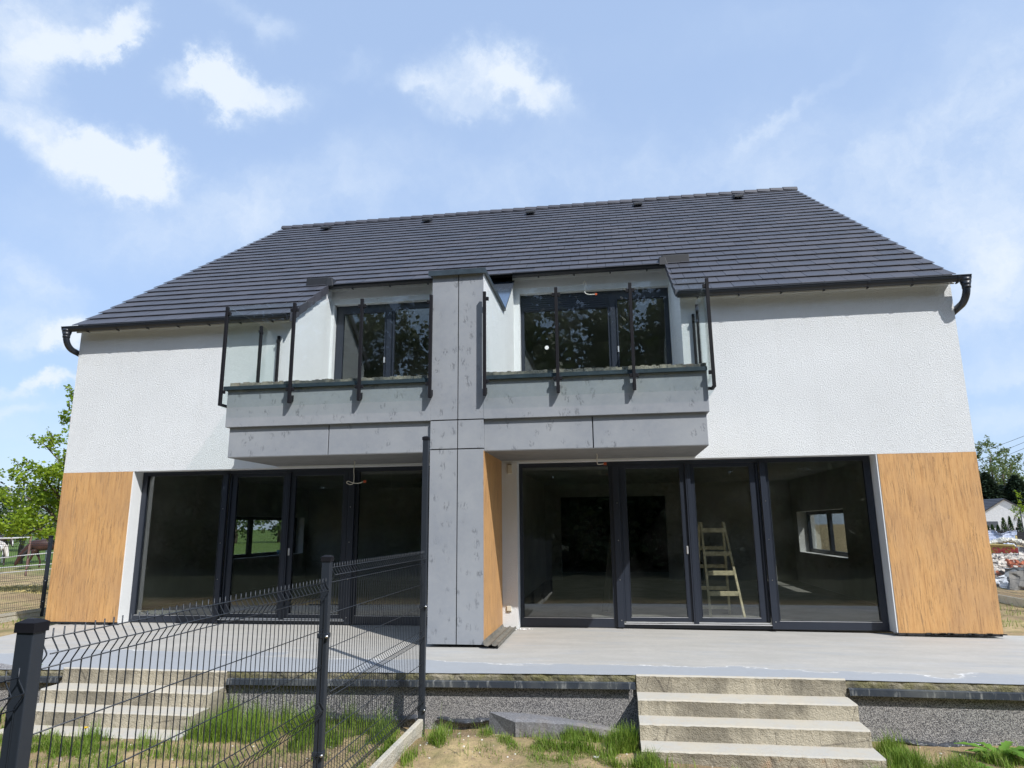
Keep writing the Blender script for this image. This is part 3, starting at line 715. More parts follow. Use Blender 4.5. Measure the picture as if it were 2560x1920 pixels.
# kitchen windows in the gable walls
def side_window(xa, xb, y0, y1, z0, z1, split):
    u = bpy.data.objects.new('side_window', None); link(u, house); xm = xa; xn = xb; t = .085
    ys = [y0+.001] + split + [y1-.001]
    r_ = [(xm, xn, y0+.001, y1-.001, z0+.001, z0+t), (xm, xn, y0+.001, y1-.001, z1-t, z1-.001), (xm, xn, y0+.001, y0+t, z0+t, z1-t), (xm, xn, y1-t, y1-.001, z0+t, z1-t)]
    for s_ in split: r_.append((xm, xn, s_-.085, s_+.085, z0+t, z1-t))
    win_box(u, r_, M['frame'], 'window_frame')
    win_box(u, [((xm+xn)/2-.002, (xm+xn)/2+.002, y0+t, y1-t, z0+t, z1-t)], M['pane'], 'pane')
side_window(XL+.12, XL+.19, 4.8, 8.55, .76, 1.77, [6.02]); side_window(XR-.19, XR-.12, 4.63, 8.3, .75, 1.76, [6.5])
# rooms
b = MB(); xi0, xi1 = XL+.42, XR-.42
def room(b, xa, xb, zf, zc, yb, y0):
    b.box(xa, xb, yb, yb+.12, zf, zc)
b.box(xi0-.0, xi1, .33, 8.8, 2.60, 2.9)
b.box(-1.64, -1.34, .301, 8.8, -.01, 2.599); 
b.box(xi0, -1.641, 8.8, 8.95, -.01, 2.6)
b.box(-1.339, -.9, 8.8, 8.95, -.01, 2.6); b.box(2.0, xi1, 8.8, 8.95, -.01, 2.6); b.box(-.9, 2.0, 8.8, 8.95, 2.25, 2.6)
b.box(-2.10, -.893, .3005, .34, -.01, 2.6); b.box(xi0, -7.479, .3005, .34, -.01, 2.6); b.box(4.38, xi1, .3005, .34, -.01, 2.6)
b.box(xi0+.0, xi0+.004, .34, 4.8, 0, 2.599); b.box(xi0, xi0+.004, 4.8, 8.55, 0, .76); b.box(xi0, xi0+.004, 4.8, 8.55, 1.77, 2.599); b.box(xi0, xi0+.004, 8.55, 8.8, 0, 2.599)
b.box(xi1-.004, xi1, .34, 4.63, 0, 2.599); b.box(xi1-.004, xi1, 4.63, 8.3, 0, .75); b.box(xi1-.004, xi1, 4.63, 8.3, 1.76, 2.599); b.box(xi1-.004, xi1, 8.3, 8.8, 0, 2.599)
part(b, 'room_wall', M['room'])
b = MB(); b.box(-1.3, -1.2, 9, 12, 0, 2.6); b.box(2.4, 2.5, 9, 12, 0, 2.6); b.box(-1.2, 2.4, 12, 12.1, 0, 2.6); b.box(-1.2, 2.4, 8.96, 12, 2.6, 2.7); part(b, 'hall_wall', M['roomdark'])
b = MB(); b.box(xi0, xi1, .33, 13.7, -.06, -.012); b.box(xi0, xi1, 8.8, 13.7, -.011, -.01); part(b, 'room_floor', M['screed'])
# upper rooms
b = MB()
b.box(xi0, xi1, 1.86, 6.5, 3.40, 3.52); b.box(xi0, xi1, 6.5, 6.6, 3.4, 8.0); b.box(-1.64, -1.34, 1.86, 6.5, 3.52, 6.1); b.box(xi0, xi1, 1.9, 6.49, 6.1, 6.14)
part(b, 'room_wall', M['room'])
# small fittings on the wall beside the pillar
b = MB(); b.box(-1.035, -.965, -.035, -.0005, 2.27, 2.41); b.box(-1.045, -.972, -.012, -.0006, 2.262, 2.418); b.build('junction_box', M['plastic_w'], house, bevel=.008, seg=2)
b = MB(); b.box(-1.08, -.995, -.012, -.0006, .21, .30); b.box(-1.065, -.995, -.03, -.0125, .225, .30); b.build('outdoor_socket', M['plastic_w'], house, bevel=.005)
# loose cables
def cable(pts, end, r=.0065):
    b = MB(); P = [Vector(p) for p in pts]; out = []
    for i in range(len(P)-1):
        a = P[max(i-1,0)]; c = P[i]; d = P[i+1]; e = P[min(i+2, len(P)-1)]
        for k in range(5):
            t = k/5; out.append(.5*((2*c)+(d-a)*t+(2*a-5*c+4*d-e)*t*t+(3*c-a-3*d+e)*t**3))
    out.append(P[-1]); b.tube(out, r, 6); o = b.build('loose_cable', M['wire_white'], house, smooth=True)
    if end:
        e = P[-1]; q = MB(); q.box(e.x-.005, e.x+.035, e.y-.012, e.y+.012, e.z-.018, e.z+.018); q.build('terminal_block', M['terminal'], o, bevel=.003)
cable([(-3.323,-.592,2.472),(-3.31,-.60,2.44),(-3.318,-.61,2.33),(-3.305,-.62,2.23),(-3.31,-.63,2.13),(-3.36,-.64,2.11),(-3.41,-.64,2.135),(-3.39,-.64,2.16),(-3.33,-.64,2.14),(-3.24,-.64,2.125),(-3.14,-.64,2.15)], True)
cable([(.372,-.775,2.472),(.376,-.775,2.44),(.372,-.775,2.38),(.378,-.775,2.325),(.395,-.775,2.318),(.43,-.775,2.32),(.47,-.775,2.325)], True)
cable([(-2.70,1.549,5.94),(-2.705,1.50,5.92),(-2.715,1.47,5.86),(-2.72,1.46,5.78),(-2.76,1.45,5.70),(-2.72,1.45,5.66),(-2.67,1.45,5.69),(-2.685,1.45,5.76),(-2.715,1.45,5.79)], False, .008)
cable([(.19,1.549,5.90),(.22,1.51,5.93),(.245,1.48,5.86),(.22,1.46,5.76),(.215,1.45,5.68),(.28,1.44,5.64),(.40,1.44,5.635)], True, .008)
# ================================================================== TERRACE AND STEPS
ter = thing('terrace', (-1.5, -1.5, -.6), 'pale concrete terrace raised on a speckled grey plinth in front of the house', 'terrace')
def fz(x):                                   # height of the front edge, falls slightly to the left
    return -.035 - .012*(.74-x) if x < .74 else -.035 - .004*(x-.74)
SL0, SL1, SR0, SR1 = -5.81, -3.77, .735, 2.76
b = MB(); nx, ny = 90, 16; xs = [-8.60+(9.4+8.60)*i/nx for i in range(nx+1)]; rr = random.Random(9)
ev = [rr.uniform(-.006, .006) for _ in xs]
ys_ = [-2.98+(.30+2.98)*j/ny for j in range(ny+1)]
for j, y in enumerate(ys_):
    for i, x in enumerate(xs):
        t = (y+2.98)/3.28; z = fz(x)*(1-t)+(-.036-.008*max(0,x))*t + .003*noise.noise((x*.8, y*.8, 0)); b.v.append((x, y+(ev[i] if j == 0 else 0), z))
for j in range(ny):
    for i in range(nx): a = j*(nx+1)+i; b.f.append((a, a+1, a+nx+2, a+nx+1)); b.m.append(0)
part(b, 'slab', M['terrace'], ter)
b = MB(); n0 = len(b.v); N2 = 400
for i in range(N2+1):
    x = -8.60+18.0*i/N2; e = .010*noise.noise((x*9, 3, 1))+.006*noise.noise((x*30, 0, 5))
    for k, (dy, dz) in enumerate(((-.002, -.0035), (.004+e, -.012), (.002+e*1.4, -.032), (.010-e, -.080))): b.v.append((x, -2.98+dy, fz(x)+dz))
for i in range(N2):
    for k in range(3): a = i*4+k; b.f.append((a, a+4, a+5, a+1)); b.m.append(0)
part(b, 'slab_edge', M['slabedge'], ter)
b = MB()
for xa, xb in ((-8.60, SL0-.012), (SL1+.02, SR0-.01), (SR1+.02, 9.4)):
    n = max(2, int((xb-xa)/.9))
    for i in range(n):
        u, v = xa+(xb-xa)*i/n, xa+(xb-xa)*(i+1)/n
        za, zb_ = fz(u)-.074, fz(v)-.074; y0, y1 = -3.025, -2.97
        b.hexa([(u,y0,za-.058),(v-.0006,y0,zb_-.058),(v-.0006,y0+.004,zb_-.058),(u,y0+.004,za-.058),(u,y0,za-.006),(v-.0006,y0,zb_-.006),(v-.0006,y0+.004,zb_-.006),(u,y0+.004,za-.006)])
        b.hexa([(u,y0,za-.0055),(v-.0006,y0,zb_-.0055),(v-.0006,y1,zb_-.001),(u,y1,za-.001),(u,y0,za-.001),(v-.0006,y0,zb_-.001),(v-.0006,y1,zb_+.003),(u,y1,za+.003)])
m = NT('scuffed_graphite_flashing'); c = m.mix(m.mr(m.noise(1,5,.7, vec=m.map((26,3,5))), .54, .72, 0, .75), (.035,.045,.062), (.36,.37,.36)); c = m.mix(m.mr(m.noise(2.2,5), .5, .7, 0, .4), c, (.2,.21,.2)); m.color(c); m.rough(.45)
M['scuff'] = m.mat
part(b, 'edge_flashing', M['scuff'], ter)
b = MB(); b.box(-8.58, 9.38, -2.955, -2.60, -.9, -.118); b.box(-8.58, -8.2, -2.599, .25, -.9, -.11); b.box(9.0, 9.38, -2.599, .25, -.9, -.11)
part(b, 'plinth', M['mosaic'], ter)
def steps(x0, x1, dz, label, grow):
    t = thing('concrete_steps', ((x0+x1)/2, -3.4, -.62), label, 'steps', 'concrete steps down from the terrace')
    yf = [-2.98-.012, -3.289, -3.5655, -3.845]; zt = [-.031+dz, -.195+dz, -.340+dz, -.486+dz]
    for i in range(4):
        b = MB(); gx = grow[i]; nn = 90; rj = random.Random(i*7+int(x0*10)); yb = -2.965 if i == 0 else yf[i-1]+.02
        zl = -.80
        vs = []
        for k in range(nn+1):
            x = x0+(x1+gx-x0)*k/nn; e = .006*noise.noise((x*6, i*3.1, 2))+.004*noise.noise((x*26, i, 7)); e2 = .004*noise.noise((x*15, i*5, 9)); hz = .004*noise.noise((x*1.5, i*2, 0))
            vs.append([(x, yf[i]+e*.5, zl), (x, yf[i]+e, zt[i]-.05+hz), (x, yf[i]-.004+e+e2, zt[i]-.012+e2+hz), (x, yf[i]+.008+e, zt[i]+hz), (x, (yf[i]+yb)/2, zt[i]+hz*.5), (x, yb, zt[i])])
        flat = [p for q in vs for p in q]; fs = []; ms = []
        for k in range(nn):
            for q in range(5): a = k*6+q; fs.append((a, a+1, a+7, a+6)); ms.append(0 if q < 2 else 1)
        fs += [tuple(range(5,-1,-1)), tuple(nn*6+q for q in range(6))]; ms += [0, 0]
        b.add([(p[0], p[1], p[2]) for p in flat], [tuple(reversed(f)) if i_ < len(fs)-2 else f for i_, f in enumerate(fs)]); b.m = ms
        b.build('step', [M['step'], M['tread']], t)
    return t
steps(SR0+.003, SR1, 0, 'four rough concrete steps below the ladder window of the right house', [0, 0, 0, .01])
steps(SL0, SL1, -.055, 'four rough concrete steps seen behind the wire fence on the left', [0, 0, 0, .03])

# ================================================================== GROUND
def gz_(x, y):
    z = -.60
    t = min(1, max(0, (y+1.0)/4.0)); z = -.60*(1-t) + -.43*t
    if y < -2.9:
        z += .035*noise.noise((x*1.1, y*1.1, 0)) + .012*noise.noise((x*5, y*5, 3))
        z += .085*math.exp(-(((x+.95)/.55)**2+((y+3.75)/.45)**2))        # sandy hump beside the kerb
        z += .05*math.exp(-(((x+.2)/.9)**2+((y+3.45)/.3)**2))
        z += .03*math.exp(-(((x+3.9)/2.2)**2+((y+3.6)/.5)**2))
    else:
        if x < -12.4 or x > 9.7: z += .14*noise.noise((x*.25, y*.25, 4)) + .07*noise.noise((x*.9, y*.9, 8))
        z += .02*noise.noise((x*1.3, y*1.3, 2))
    if x < -12.4: z += -.02+.30*max(0, noise.noise((x*.18+5, y*.22, 1)))*min(1, (-12.4-x)/3)
    return z
def axis(pts):
    out = []
    for (a, c, n) in pts: out += [a+(c-a)*i/n for i in range(n)]
    return out+[pts[-1][1]]
gxs = axis([(-900,-120,8),(-120,-32,22),(-32,-12,60),(-12,-6.5,30),(-6.5,4.8,230),(4.8,14,40),(14,60,60),(60,900,14)])
gys = axis([(-900,-60,8),(-60,-12,30),(-12,-5.2,20),(-5.2,-2.6,74),(-2.6,3,14),(3,40,100),(40,140,30),(140,900,8)])
b = MB(); b.v = [(x, y, gz_(x, y)) for y in gys for x in gxs]; W_ = len(gxs)
b.f = [(j*W_+i, j*W_+i+1, (j+1)*W_+i+1, (j+1)*W_+i) for j in range(len(gys)-1) for i in range(W_-1)]; b.m = [0]*len(b.f)
m = NT('sandy_soil'); n1 = m.noise(1.1, 6, .6); n2 = m.noise(9, 7, .68); n3 = m.noise(60, 5, .7); n0 = m.noise(.35, 4, .55)
c = m.mix(m.mr(n1, .36, .62), (.52,.40,.21), (.31,.225,.13)); c = m.mix(m.mr(n2, .42, .7, 0, .7), c, (.22,.165,.11)); c = m.mix(m.mr(n3, .45, .75, 0, .45), c, (.13,.10,.07))
c = m.mix(m.mr(n3, .30, .2, 0, .5), c, (.60,.50,.36))
gm = m.math('MULTIPLY', m.mr(m.noise(1.6, 5, .65, vec=m.map((1,1,1), loc=(3,1,0))), .50, .62), .45); c = m.mix(gm, c, (.14,.17,.05))
sx = m.N('ShaderNodeSeparateXYZ'); m.L(m.co, sx.inputs[0])
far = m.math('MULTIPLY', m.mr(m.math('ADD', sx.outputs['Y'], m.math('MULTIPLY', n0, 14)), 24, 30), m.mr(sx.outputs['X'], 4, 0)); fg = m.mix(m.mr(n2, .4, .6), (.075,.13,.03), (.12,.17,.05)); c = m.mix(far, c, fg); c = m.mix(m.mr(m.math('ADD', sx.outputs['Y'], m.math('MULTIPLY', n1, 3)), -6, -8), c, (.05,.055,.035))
m.color(c); m.rough(.97); m.b.inputs['Specular IOR Level'].default_value = .1; m.bump(m.math('ADD', n2, m.math('MULTIPLY', n3, .6)), .8, .03)
g = b.build('ground', m.mat, None, smooth=True); tag(g, kind='structure')

# ================================================================== GRASS AND WEEDS
def leafmat(name, ca, cb, trans=.35, rough=.55):
    mt = bpy.data.materials.new(name); mt.use_nodes = True; nt = mt.node_tree; bs = nt.nodes['Principled BSDF']; N = nt.nodes.new
    ge = N('ShaderNodeNewGeometry'); mx = N('ShaderNodeMix'); mx.data_type = 'RGBA'; nt.links.new(ge.outputs['Random Per Island'], mx.inputs[0]); mx.inputs[6].default_value = (*ca, 1); mx.inputs[7].default_value = (*cb, 1)
    nt.links.new(mx.outputs[2], bs.inputs['Base Color']); bs.inputs['Roughness'].default_value = rough; bs.inputs['Specular IOR Level'].default_value = .25
    tl = N('ShaderNodeBsdfTranslucent'); nt.links.new(mx.outputs[2], tl.inputs[0]); ms = N('ShaderNodeMixShader'); ms.inputs[0].default_value = trans
    nt.links.new(bs.outputs[0], ms.inputs[1]); nt.links.new(tl.outputs[0], ms.inputs[2]); nt.links.new(ms.outputs[0], nt.nodes['Material Output'].inputs[0]); return mt
M['grass'] = leafmat('grass_blade', (.09,.185,.020), (.27,.37,.06)); M['drygrass'] = leafmat('dry_grass', (.30,.26,.12), (.22,.24,.09))
gr = random.Random(21)
def blade(b, x, y, h, w, lean, az, z=None, curve=1.0):
    z = gz_(x, y)-.005 if z is None else z; dx, dy = math.cos(az), math.sin(az); px_, py_ = -dy*w/2, dx*w/2
    pts = []
    for t, ww in ((0,1), (.45,.85), (.8,.5)):
        o = lean*h*(t**(1+curve)); zz = z+h*t*(1-.25*lean*t); pts += [(x+dx*o-px_*ww, y+dy*o-py_*ww, zz), (x+dx*o+px_*ww, y+dy*o+py_*ww, zz)]
    o = lean*h; pts.append((x+dx*o, y+dy*o, z+h*(1-.35*lean)))
    b.add(pts, [(0,1,3,2), (2,3,5,4), (4,5,6)])
def inside_steps(x, y): return (SL0-.02 < x < SL1+.05 or SR0-.02 < x < SR1+.03) and y > -3.86
gb = MB(); gb_m = []
def patch(cx, cy_, rx, ry, n, h0, h1, dry=.1, up=.5):
    k = 0; t = 0
    while k < n and t < n*5:
        t += 1; x, y = gr.gauss(cx, rx*.5), gr.gauss(cy_, ry*.5)
        if y > -2.985 or inside_steps(x, y) or abs(x-xf_) < .05: continue
        q = noise.noise((x*4.2, y*4.2, 11))*1.6 + .12
        if gr.random() > .12+q: continue
        f = len(gb.f); hh = gr.uniform(h0, h1)*gr.uniform(.6, 1.25)*(.7+.5*max(0, q)); blade(gb, x, y, hh, gr.uniform(.003, .0065), gr.uniform(.1, up), gr.uniform(0, 6.28))
        k += 1; mi = 1 if gr.random() < dry else 0; gb.m[f:] = [mi]*(len(gb.f)-f)
xf_ = -1.434
# left garden behind the fence
patch(-3.1, -3.55, 1.35, .55, 5200, .10, .24, .04, .6); patch(-3.45, -3.4, .6, .4, 1800, .16, .34, .03, .5); patch(-2.35, -3.35, .5, .3, 1300, .16, .30, .03, .5)
patch(-4.5, -4.1, .9, .5, 3400, .05, .13, .1, .8); patch(-5.2, -4.0, .7, .5, 2000, .05, .14, .15, .8); patch(-4.55, -3.98, .16, .1, 600, .14, .27, .03, .6); patch(-3.6, -4.5, 1.2, .5, 1500, .04, .10, .25, .9); patch(-6.1, -3.4, .5, .4, 900, .06, .15, .1)
patch(-1.75, -3.5, .16, .5, 500, .06, .16, .1); patch(-1.6, -4.2, .14, .6, 500, .05, .14, .1)
# right garden
patch(-1.27, -3.25, .10, .18, 300, .08, .2, .1, .6); patch(-1.2, -3.75, .12, .25, 480, .07, .17, .1, .9); patch(-1.3, -4.1, .08, .3, 200, .05, .12, .1)
patch(.30, -3.42, .38, .22, 3400, .07, .18, .05, .7); patch(.62, -3.62, .16, .2, 1500, .12, .26, .05, .5); patch(-.35, -3.62, .5, .2, 1500, .03, .09, .15, .9); patch(.1, -3.85, .8, .25, 1600, .025, .07, .3, 1); patch(.68, -4.0, .3, .16, 1300, .06, .15, .1, .8); patch(-.7, -3.35, .12, .1, 120, .06, .14, .1)
patch(1.25, -3.93, .1, .05, 200, .07, .18, .1, .8); patch(1.62, -3.95, .12, .05, 160, .04, .10, .1, .9); patch(1.85, -3.93, .08, .05, 180, .08, .19, .1, .8); patch(2.65, -3.95, .12, .06, 260, .05, .12, .1, .9)
patch(3.0, -3.55, .22, .3, 2600, .07, .19, .05, .6); patch(3.3, -3.75, .5, .2, 1900, .03, .10, .15, .9); patch(3.9, -3.5, .5, .25, 2300, .05, .15, .08, .8); patch(4.6, -3.6, .6, .3, 1500, .06, .16, .08, .8); patch(2.2, -4.15, 2.0, .12, 700, .02, .06, .3, 1)
for _ in range(900):
    x, y = gr.uniform(-6, 4.8), gr.uniform(-5, -3.0)
    if inside_steps(x, y): continue
    f = len(gb.f); blade(gb, x, y, gr.uniform(.015, .06), .004, gr.uniform(.2, 1), gr.uniform(0, 6.28)); gb.m[f:] = [1 if gr.random() < .5 else 0]*(len(gb.f)-f)
# rough ground beyond the side fences
for _ in range(5200):
    if gr.random() < .5: x, y = gr.uniform(-13.2, -8.9), gr.uniform(-1.5, 8)
    else: x, y = gr.uniform(5.9, 9.6), gr.uniform(.5, 10)
    if noise.noise((x*.9, y*.9, 5)) < -.05: continue
    f = len(gb.f); blade(gb, x, y, gr.uniform(.04, .15), .012, gr.uniform(.2, .9), gr.uniform(0, 6.28)); gb.m[f:] = [1 if gr.random() < .45 else 0]*(len(gb.f)-f)
g = gb.build('grass', [M['grass'], M['drygrass']]); tag(g, kind='stuff', cat='grass', label='green and straw-coloured grass growing in tufts on the sandy soil')
# pebbles and crumbs
def pebble(b, x, y, z, r, rnd):
    bm_v = []; 
    for (a, e) in [(0,-1.57)]+[(k*1.256, -.5) for k in range(5)]+[(k*1.256+.63, .5) for k in range(5)]+[(0,1.57)]:
        rr_ = r*rnd.uniform(.7, 1.15); bm_v.append((x+rr_*math.cos(a)*math.cos(e), y+rr_*math.sin(a)*math.cos(e), z+rr_*.7*math.sin(e)))
    fs = []
    for k in range(5):
        k2 = (k+1) % 5; fs += [(0, 1+k2, 1+k), (1+k, 1+k2, 6+k), (1+k2, 6+k2, 6+k), (6+k, 6+k2, 11)]
    b.add(bm_v, fs)
b = MB(); pr_ = random.Random(4)
for _ in range(2600):
    x, y = pr_.uniform(-5.5, 4.6), pr_.uniform(-5.0, -2.99)
    if inside_steps(x, y): continue
    b.cm = 0 if pr_.random() < .75 else 1; pebble(b, x, y, gz_(x, y)+.001, pr_.choice((.004, .006, .008, .013)), pr_)
g = b.build('pebbles', [simple('sand_crumb', (.30,.23,.15), .95, var=.3), simple('pale_pebble', (.6,.57,.5), .8)]); tag(g, kind='stuff', cat='pebbles', label='small pale pebbles and crumbs of soil scattered over the sand')

# ================================================================== MESH FENCES
def fence_post(parent, x, y, zb, zt, sx=.062, sy=.052, clips=(), capm=None):
    b = MB(); b.box(x-sx/2, x+sx/2, y-sy/2, y+sy/2, zb, zt-.02); p = b.build('fence_post', M['post'], parent, bevel=.004, seg=2)
    b = MB(); a, c = sx/2+.005, sy/2+.005; b.box(x-a, x+a, y-c, y+c, zt-.035, zt-.004)
    b.add([(x-a,y-c,zt-.0035),(x+a,y-c,zt-.0035),(x+a,y+c,zt-.0035),(x-a,y+c,zt-.0035),(x-a*.45,y-c*.4,zt+.008),(x+a*.45,y-c*.4,zt+.008),(x+a*.45,y+c*.4,zt+.008),(x-a*.45,y+c*.4,zt+.008)], [(4,5,6,7),(0,1,5,4),(1,2,6,5),(2,3,7,6),(3,0,4,7)])
    b.build('post_cap', M['black'], p)
    for z in clips:
        b = MB(); b.box(x-sx/2-.004, x+sx/2+.004, y-sy/2-.004, y+sy/2+.004, z-.016, z+.016); b.box(x+sx/2+.004, x+sx/2+.018, y-sy/2-.02, y-sy/2+.012, z-.018, z+.018); b.build('clamp', M['post'], p, bevel=.002)
        b = MB(); b.tube([(x+sx/2+.010, y-sy/2-.030, z), (x+sx/2+.010, y-sy/2-.018, z)], .0095, 8); b.build('bolt', M['bolt'], p, smooth=True)
OFFS = [(.03,0),(.08,1),(.13,0),(.34,0),(.57,0),(.80,0),(.85,1),(.90,0),(1.12,0),(1.32,0),(1.42,0),(1.47,1),(1.52,0)]
def wire_panel(parent, x, ya, yb, zt, sgn=1, r=.0026, step=.05, bulge=.028, n=4, h=1.53):
    b = MB(); k = int(abs(yb-ya)/step); s0 = (abs(yb-ya)-k*step)/2
    pz = [(0,0)]
    for (c0) in (.03, .80, 1.42):
        pz += [(c0+.004, 0), (c0+.046, bulge), (c0+.054, bulge), (c0+.096, 0)]
    pz.append((h, 0))
    for i in range(k+1):
        y = min(ya, yb)+s0+i*step; b.tube([(x+sgn*q, y, zt-d) for d, q in pz], r, n, cap=True)
    for d, v in OFFS:
        xx = x+sgn*(bulge+r*2 if v else r*2); b.tube([(xx, min(ya,yb)+.015, zt-d), (xx, max(ya,yb)-.015, zt-d)], r*1.15, n)
    b.build('wire_panel', M['post'], parent, smooth=True)
fy = [-3.30, -5.80, -8.27, -10.80]
F1 = thing('mesh_fence', (xf_, -5.8, -.6), 'dark wire mesh fence dividing the two front gardens, running towards the viewer', 'fence')
fence_post(F1, xf_, fy[0], -.9, 2.44, clips=(.66, -.34))
fence_post(F1, xf_, fy[1], -.9, 1.275, clips=(.745, .0))
fence_post(F1, xf_, fy[2], -.9, 1.165, sx=.066, sy=.056, clips=(.55, -.2))
fence_post(F1, xf_, fy[3], -.9, 1.10)
wire_panel(F1, xf_+.01, fy[0]-.03, fy[1]+.03, 1.225); wire_panel(F1, xf_+.01, fy[1]-.03, fy[2]+.03, 1.13); wire_panel(F1, xf_+.01, fy[2]-.03, fy[3]+.03, 1.02)
for i in range(3):
    b = MB(); ya, yb = fy[i+1]+.035, fy[i]-.035; x = xf_; zt = -.425 if i == 0 else -.45-.05*i
    b.prismy(ya, yb, [(x-.028, -.75), (x+.028, -.75), (x+.028, zt-.19), (x+.020, zt-.185), (x+.020, zt-.10), (x+.028, zt-.095), (x+.028, zt-.008), (x+.020, zt), (x-.020, zt), (x-.028, zt-.008)])
    b.build('gravel_board', M['kerb'], F1)
def side_fence(x, ys, label, sgn, zt=1.30):
    F = thing('mesh_fence', (x, ys[0], -.5), label, 'fence')
    for y in ys: fence_post(F, x, y, -.8, zt+.08, sx=.07, sy=.06, clips=(.35, -.1) if y == ys[0] or True else ())
    for a, c in zip(ys[:-1], ys[1:]):
        wire_panel(F, x, a+.04, c-.04, zt, sgn=sgn, r=.0032, n=3)
        b = MB(); y0, y1 = a+.045, c-.045; b.prismy(y0, y1, [(x-.025,-.62),(x+.025,-.62),(x+.025,-.50),(x+.012,-.48),(x+.012,-.33),(x+.025,-.31),(x+.025,-.25),(x-.025,-.25)]); b.build('gravel_board', M['kerb'], F)
side_fence(-12.35, [1.25, 3.80, 6.35, 8.9], 'dark wire mesh fence between the left gable and the horse paddock', 1, 1.27)
side_fence(9.62, [3.15, 5.70, 8.25, 10.8], 'dark wire mesh fence in front of the rubble heap on the right', -1, 1.28)
# ================================================================== VEGETATION
def leafcluster(b, c, r, n, size, rnd, flat=.8, shell=.55, mi=(0,)):
    for _ in range(n):
        d = Vector((rnd.gauss(0,1), rnd.gauss(0,1), rnd.gauss(0,1))).normalized() * (shell+(1-shell)*rnd.random())
        p = Vector((c[0]+d.x*r[0], c[1]+d.y*r[1], c[2]+d.z*r[2]))
        s = size*rnd.uniform(.6, 1.3); a = Vector((rnd.gauss(0,1), rnd.gauss(0,1), rnd.gauss(0,.6))).normalized(); q = a.orthogonal().normalized()
        q = (q*math.cos(1.3) + a.cross(q)*rnd.uniform(-1,1)).normalized(); w = s*.32
        b.cm = rnd.choice(mi); b.add([p-a*s*.5, p+q*w, p+a*s*.5, p-q*w], [(0,1,2,3)])
def tree(name, base, label, cat, blobs, mats, leaf, dens, trunk_h, tr=.16, group=None, seed=1, rough=True, limbs=True, mi=(0,), sprigs=0, cname='crown'):
    rnd = random.Random(seed); t = thing(name, base, label, cat, group); bx_, by_, bz_ = base
    tb = MB(); top = Vector((bx_, by_, bz_+trunk_h)); tb.tube([(bx_, by_, bz_-.3), (bx_+rnd.uniform(-.1,.1), by_, bz_+trunk_h*.5), tuple(top)], [tr*1.2, tr, tr*.7], 8)
    b = MB()
    for (dx, dy, dz, rx, ry, rz) in blobs:
        c = Vector((bx_+dx, by_+dy, bz_+dz))
        if limbs:
            st = Vector((bx_, by_, bz_+min(trunk_h, dz*.6))); md = st.lerp(c, .5)+Vector((rnd.uniform(-.3,.3), rnd.uniform(-.3,.3), .2)); tb.tube([tuple(st), tuple(md), tuple(c)], [tr*.5, tr*.3, tr*.12], 5)
        k = int(dens*(rx*ry+rx*rz+ry*rz))
        sub = max(3, int(k/28)); 
        for _ in range(sub):
            d = Vector((rnd.gauss(0,1), rnd.gauss(0,1), rnd.gauss(0,1))).normalized()*rnd.uniform(.45, 1.05)
            cc_ = (c.x+d.x*rx, c.y+d.y*ry, c.z+d.z*rz); s = rnd.uniform(.14, .30)
            leafcluster(b, cc_, (rx*s+leaf, ry*s+leaf, rz*s+leaf), int(k/sub), leaf, rnd, shell=.2, mi=mi)
        for _ in range(sprigs):
            d = Vector((rnd.gauss(0,1), rnd.gauss(0,1), abs(rnd.gauss(0,1)))).normalized(); a = c+Vector((d.x*rx, d.y*ry, d.z*rz))*.8; e = c+Vector((d.x*rx, d.y*ry, d.z*rz))*rnd.uniform(1.15, 1.5)+Vector((0,0,.15))
            tb.tube([tuple(a), tuple(a.lerp(e,.5)+Vector((0,0,.06))), tuple(e)], [tr*.10, tr*.07, tr*.04], 4)
            for q in range(5): leafcluster(b, tuple(a.lerp(e, .3+.17*q)), (leaf*.9,)*3, 4, leaf*.9, rnd, shell=.3, mi=mi)
    tb.build('trunk', M['bark'], t, smooth=True); b.build(cname, mats, t); return t
L_maple = leafmat('fresh_maple_leaf', (.16,.27,.018), (.32,.42,.04), .45)
L_dark = leafmat('dark_foliage', (.030,.055,.018), (.065,.10,.03), .25)
L_mid = leafmat('mid_foliage', (.07,.13,.03), (.13,.20,.05), .35)
L_haze = leafmat('pale_new_foliage', (.14,.19,.075), (.22,.26,.11), .4)
L_spruce = leafmat('spruce_needles', (.020,.038,.024), (.045,.07,.04), .1)
L_blossom = leafmat('white_blossom', (.62,.66,.55), (.75,.76,.68), .3)
L_pine = leafmat('forest_foliage', (.035,.052,.018), (.085,.11,.03), .3)
def D(dist, u, v):
    d = fw + cr*((u-1280)/FPX) - cu*((v-960)/FPX); h = math.hypot(d.x, d.y); return CAM + d*(dist/h)
def flat(dist, u, z=-.45):
    p = D(dist, u, 1320); return (p.x, p.y, z)
# left: young maple beyond the gable
mb = flat(25, 178, -.42)
def off(u, v, dist=25): p = D(dist, u, v); return (p.x-mb[0], p.y-mb[1], p.z-mb[2])
bl = []
for (u, v, r) in ((60,1240,.75),(20,1300,.7),(120,1260,.8),(100,1180,.62),(160,1120,.6),(40,1195,.42),(150,1190,.7),(170,1310,.7),(90,1320,.7),(30,1345-30,.5),(200,1230,1.0),(230,1100,.8),(260,1200,1.2),(215,1000,.55),(300,1100,1.0),(280,1300,1.0),(175,1040,.34),(110,1110,.30)):
    o_ = off(u, v, 25+random.uniform(-1, 1)); bl.append((o_[0], o_[1], o_[2], r, r, r*.62))
tree('maple_tree', mb, 'fresh green maple with sprawling sparse upper twigs beyond the left gable', 'tree', bl, [L_maple], .115, 430, 2.2, .13, seed=3, sprigs=4)
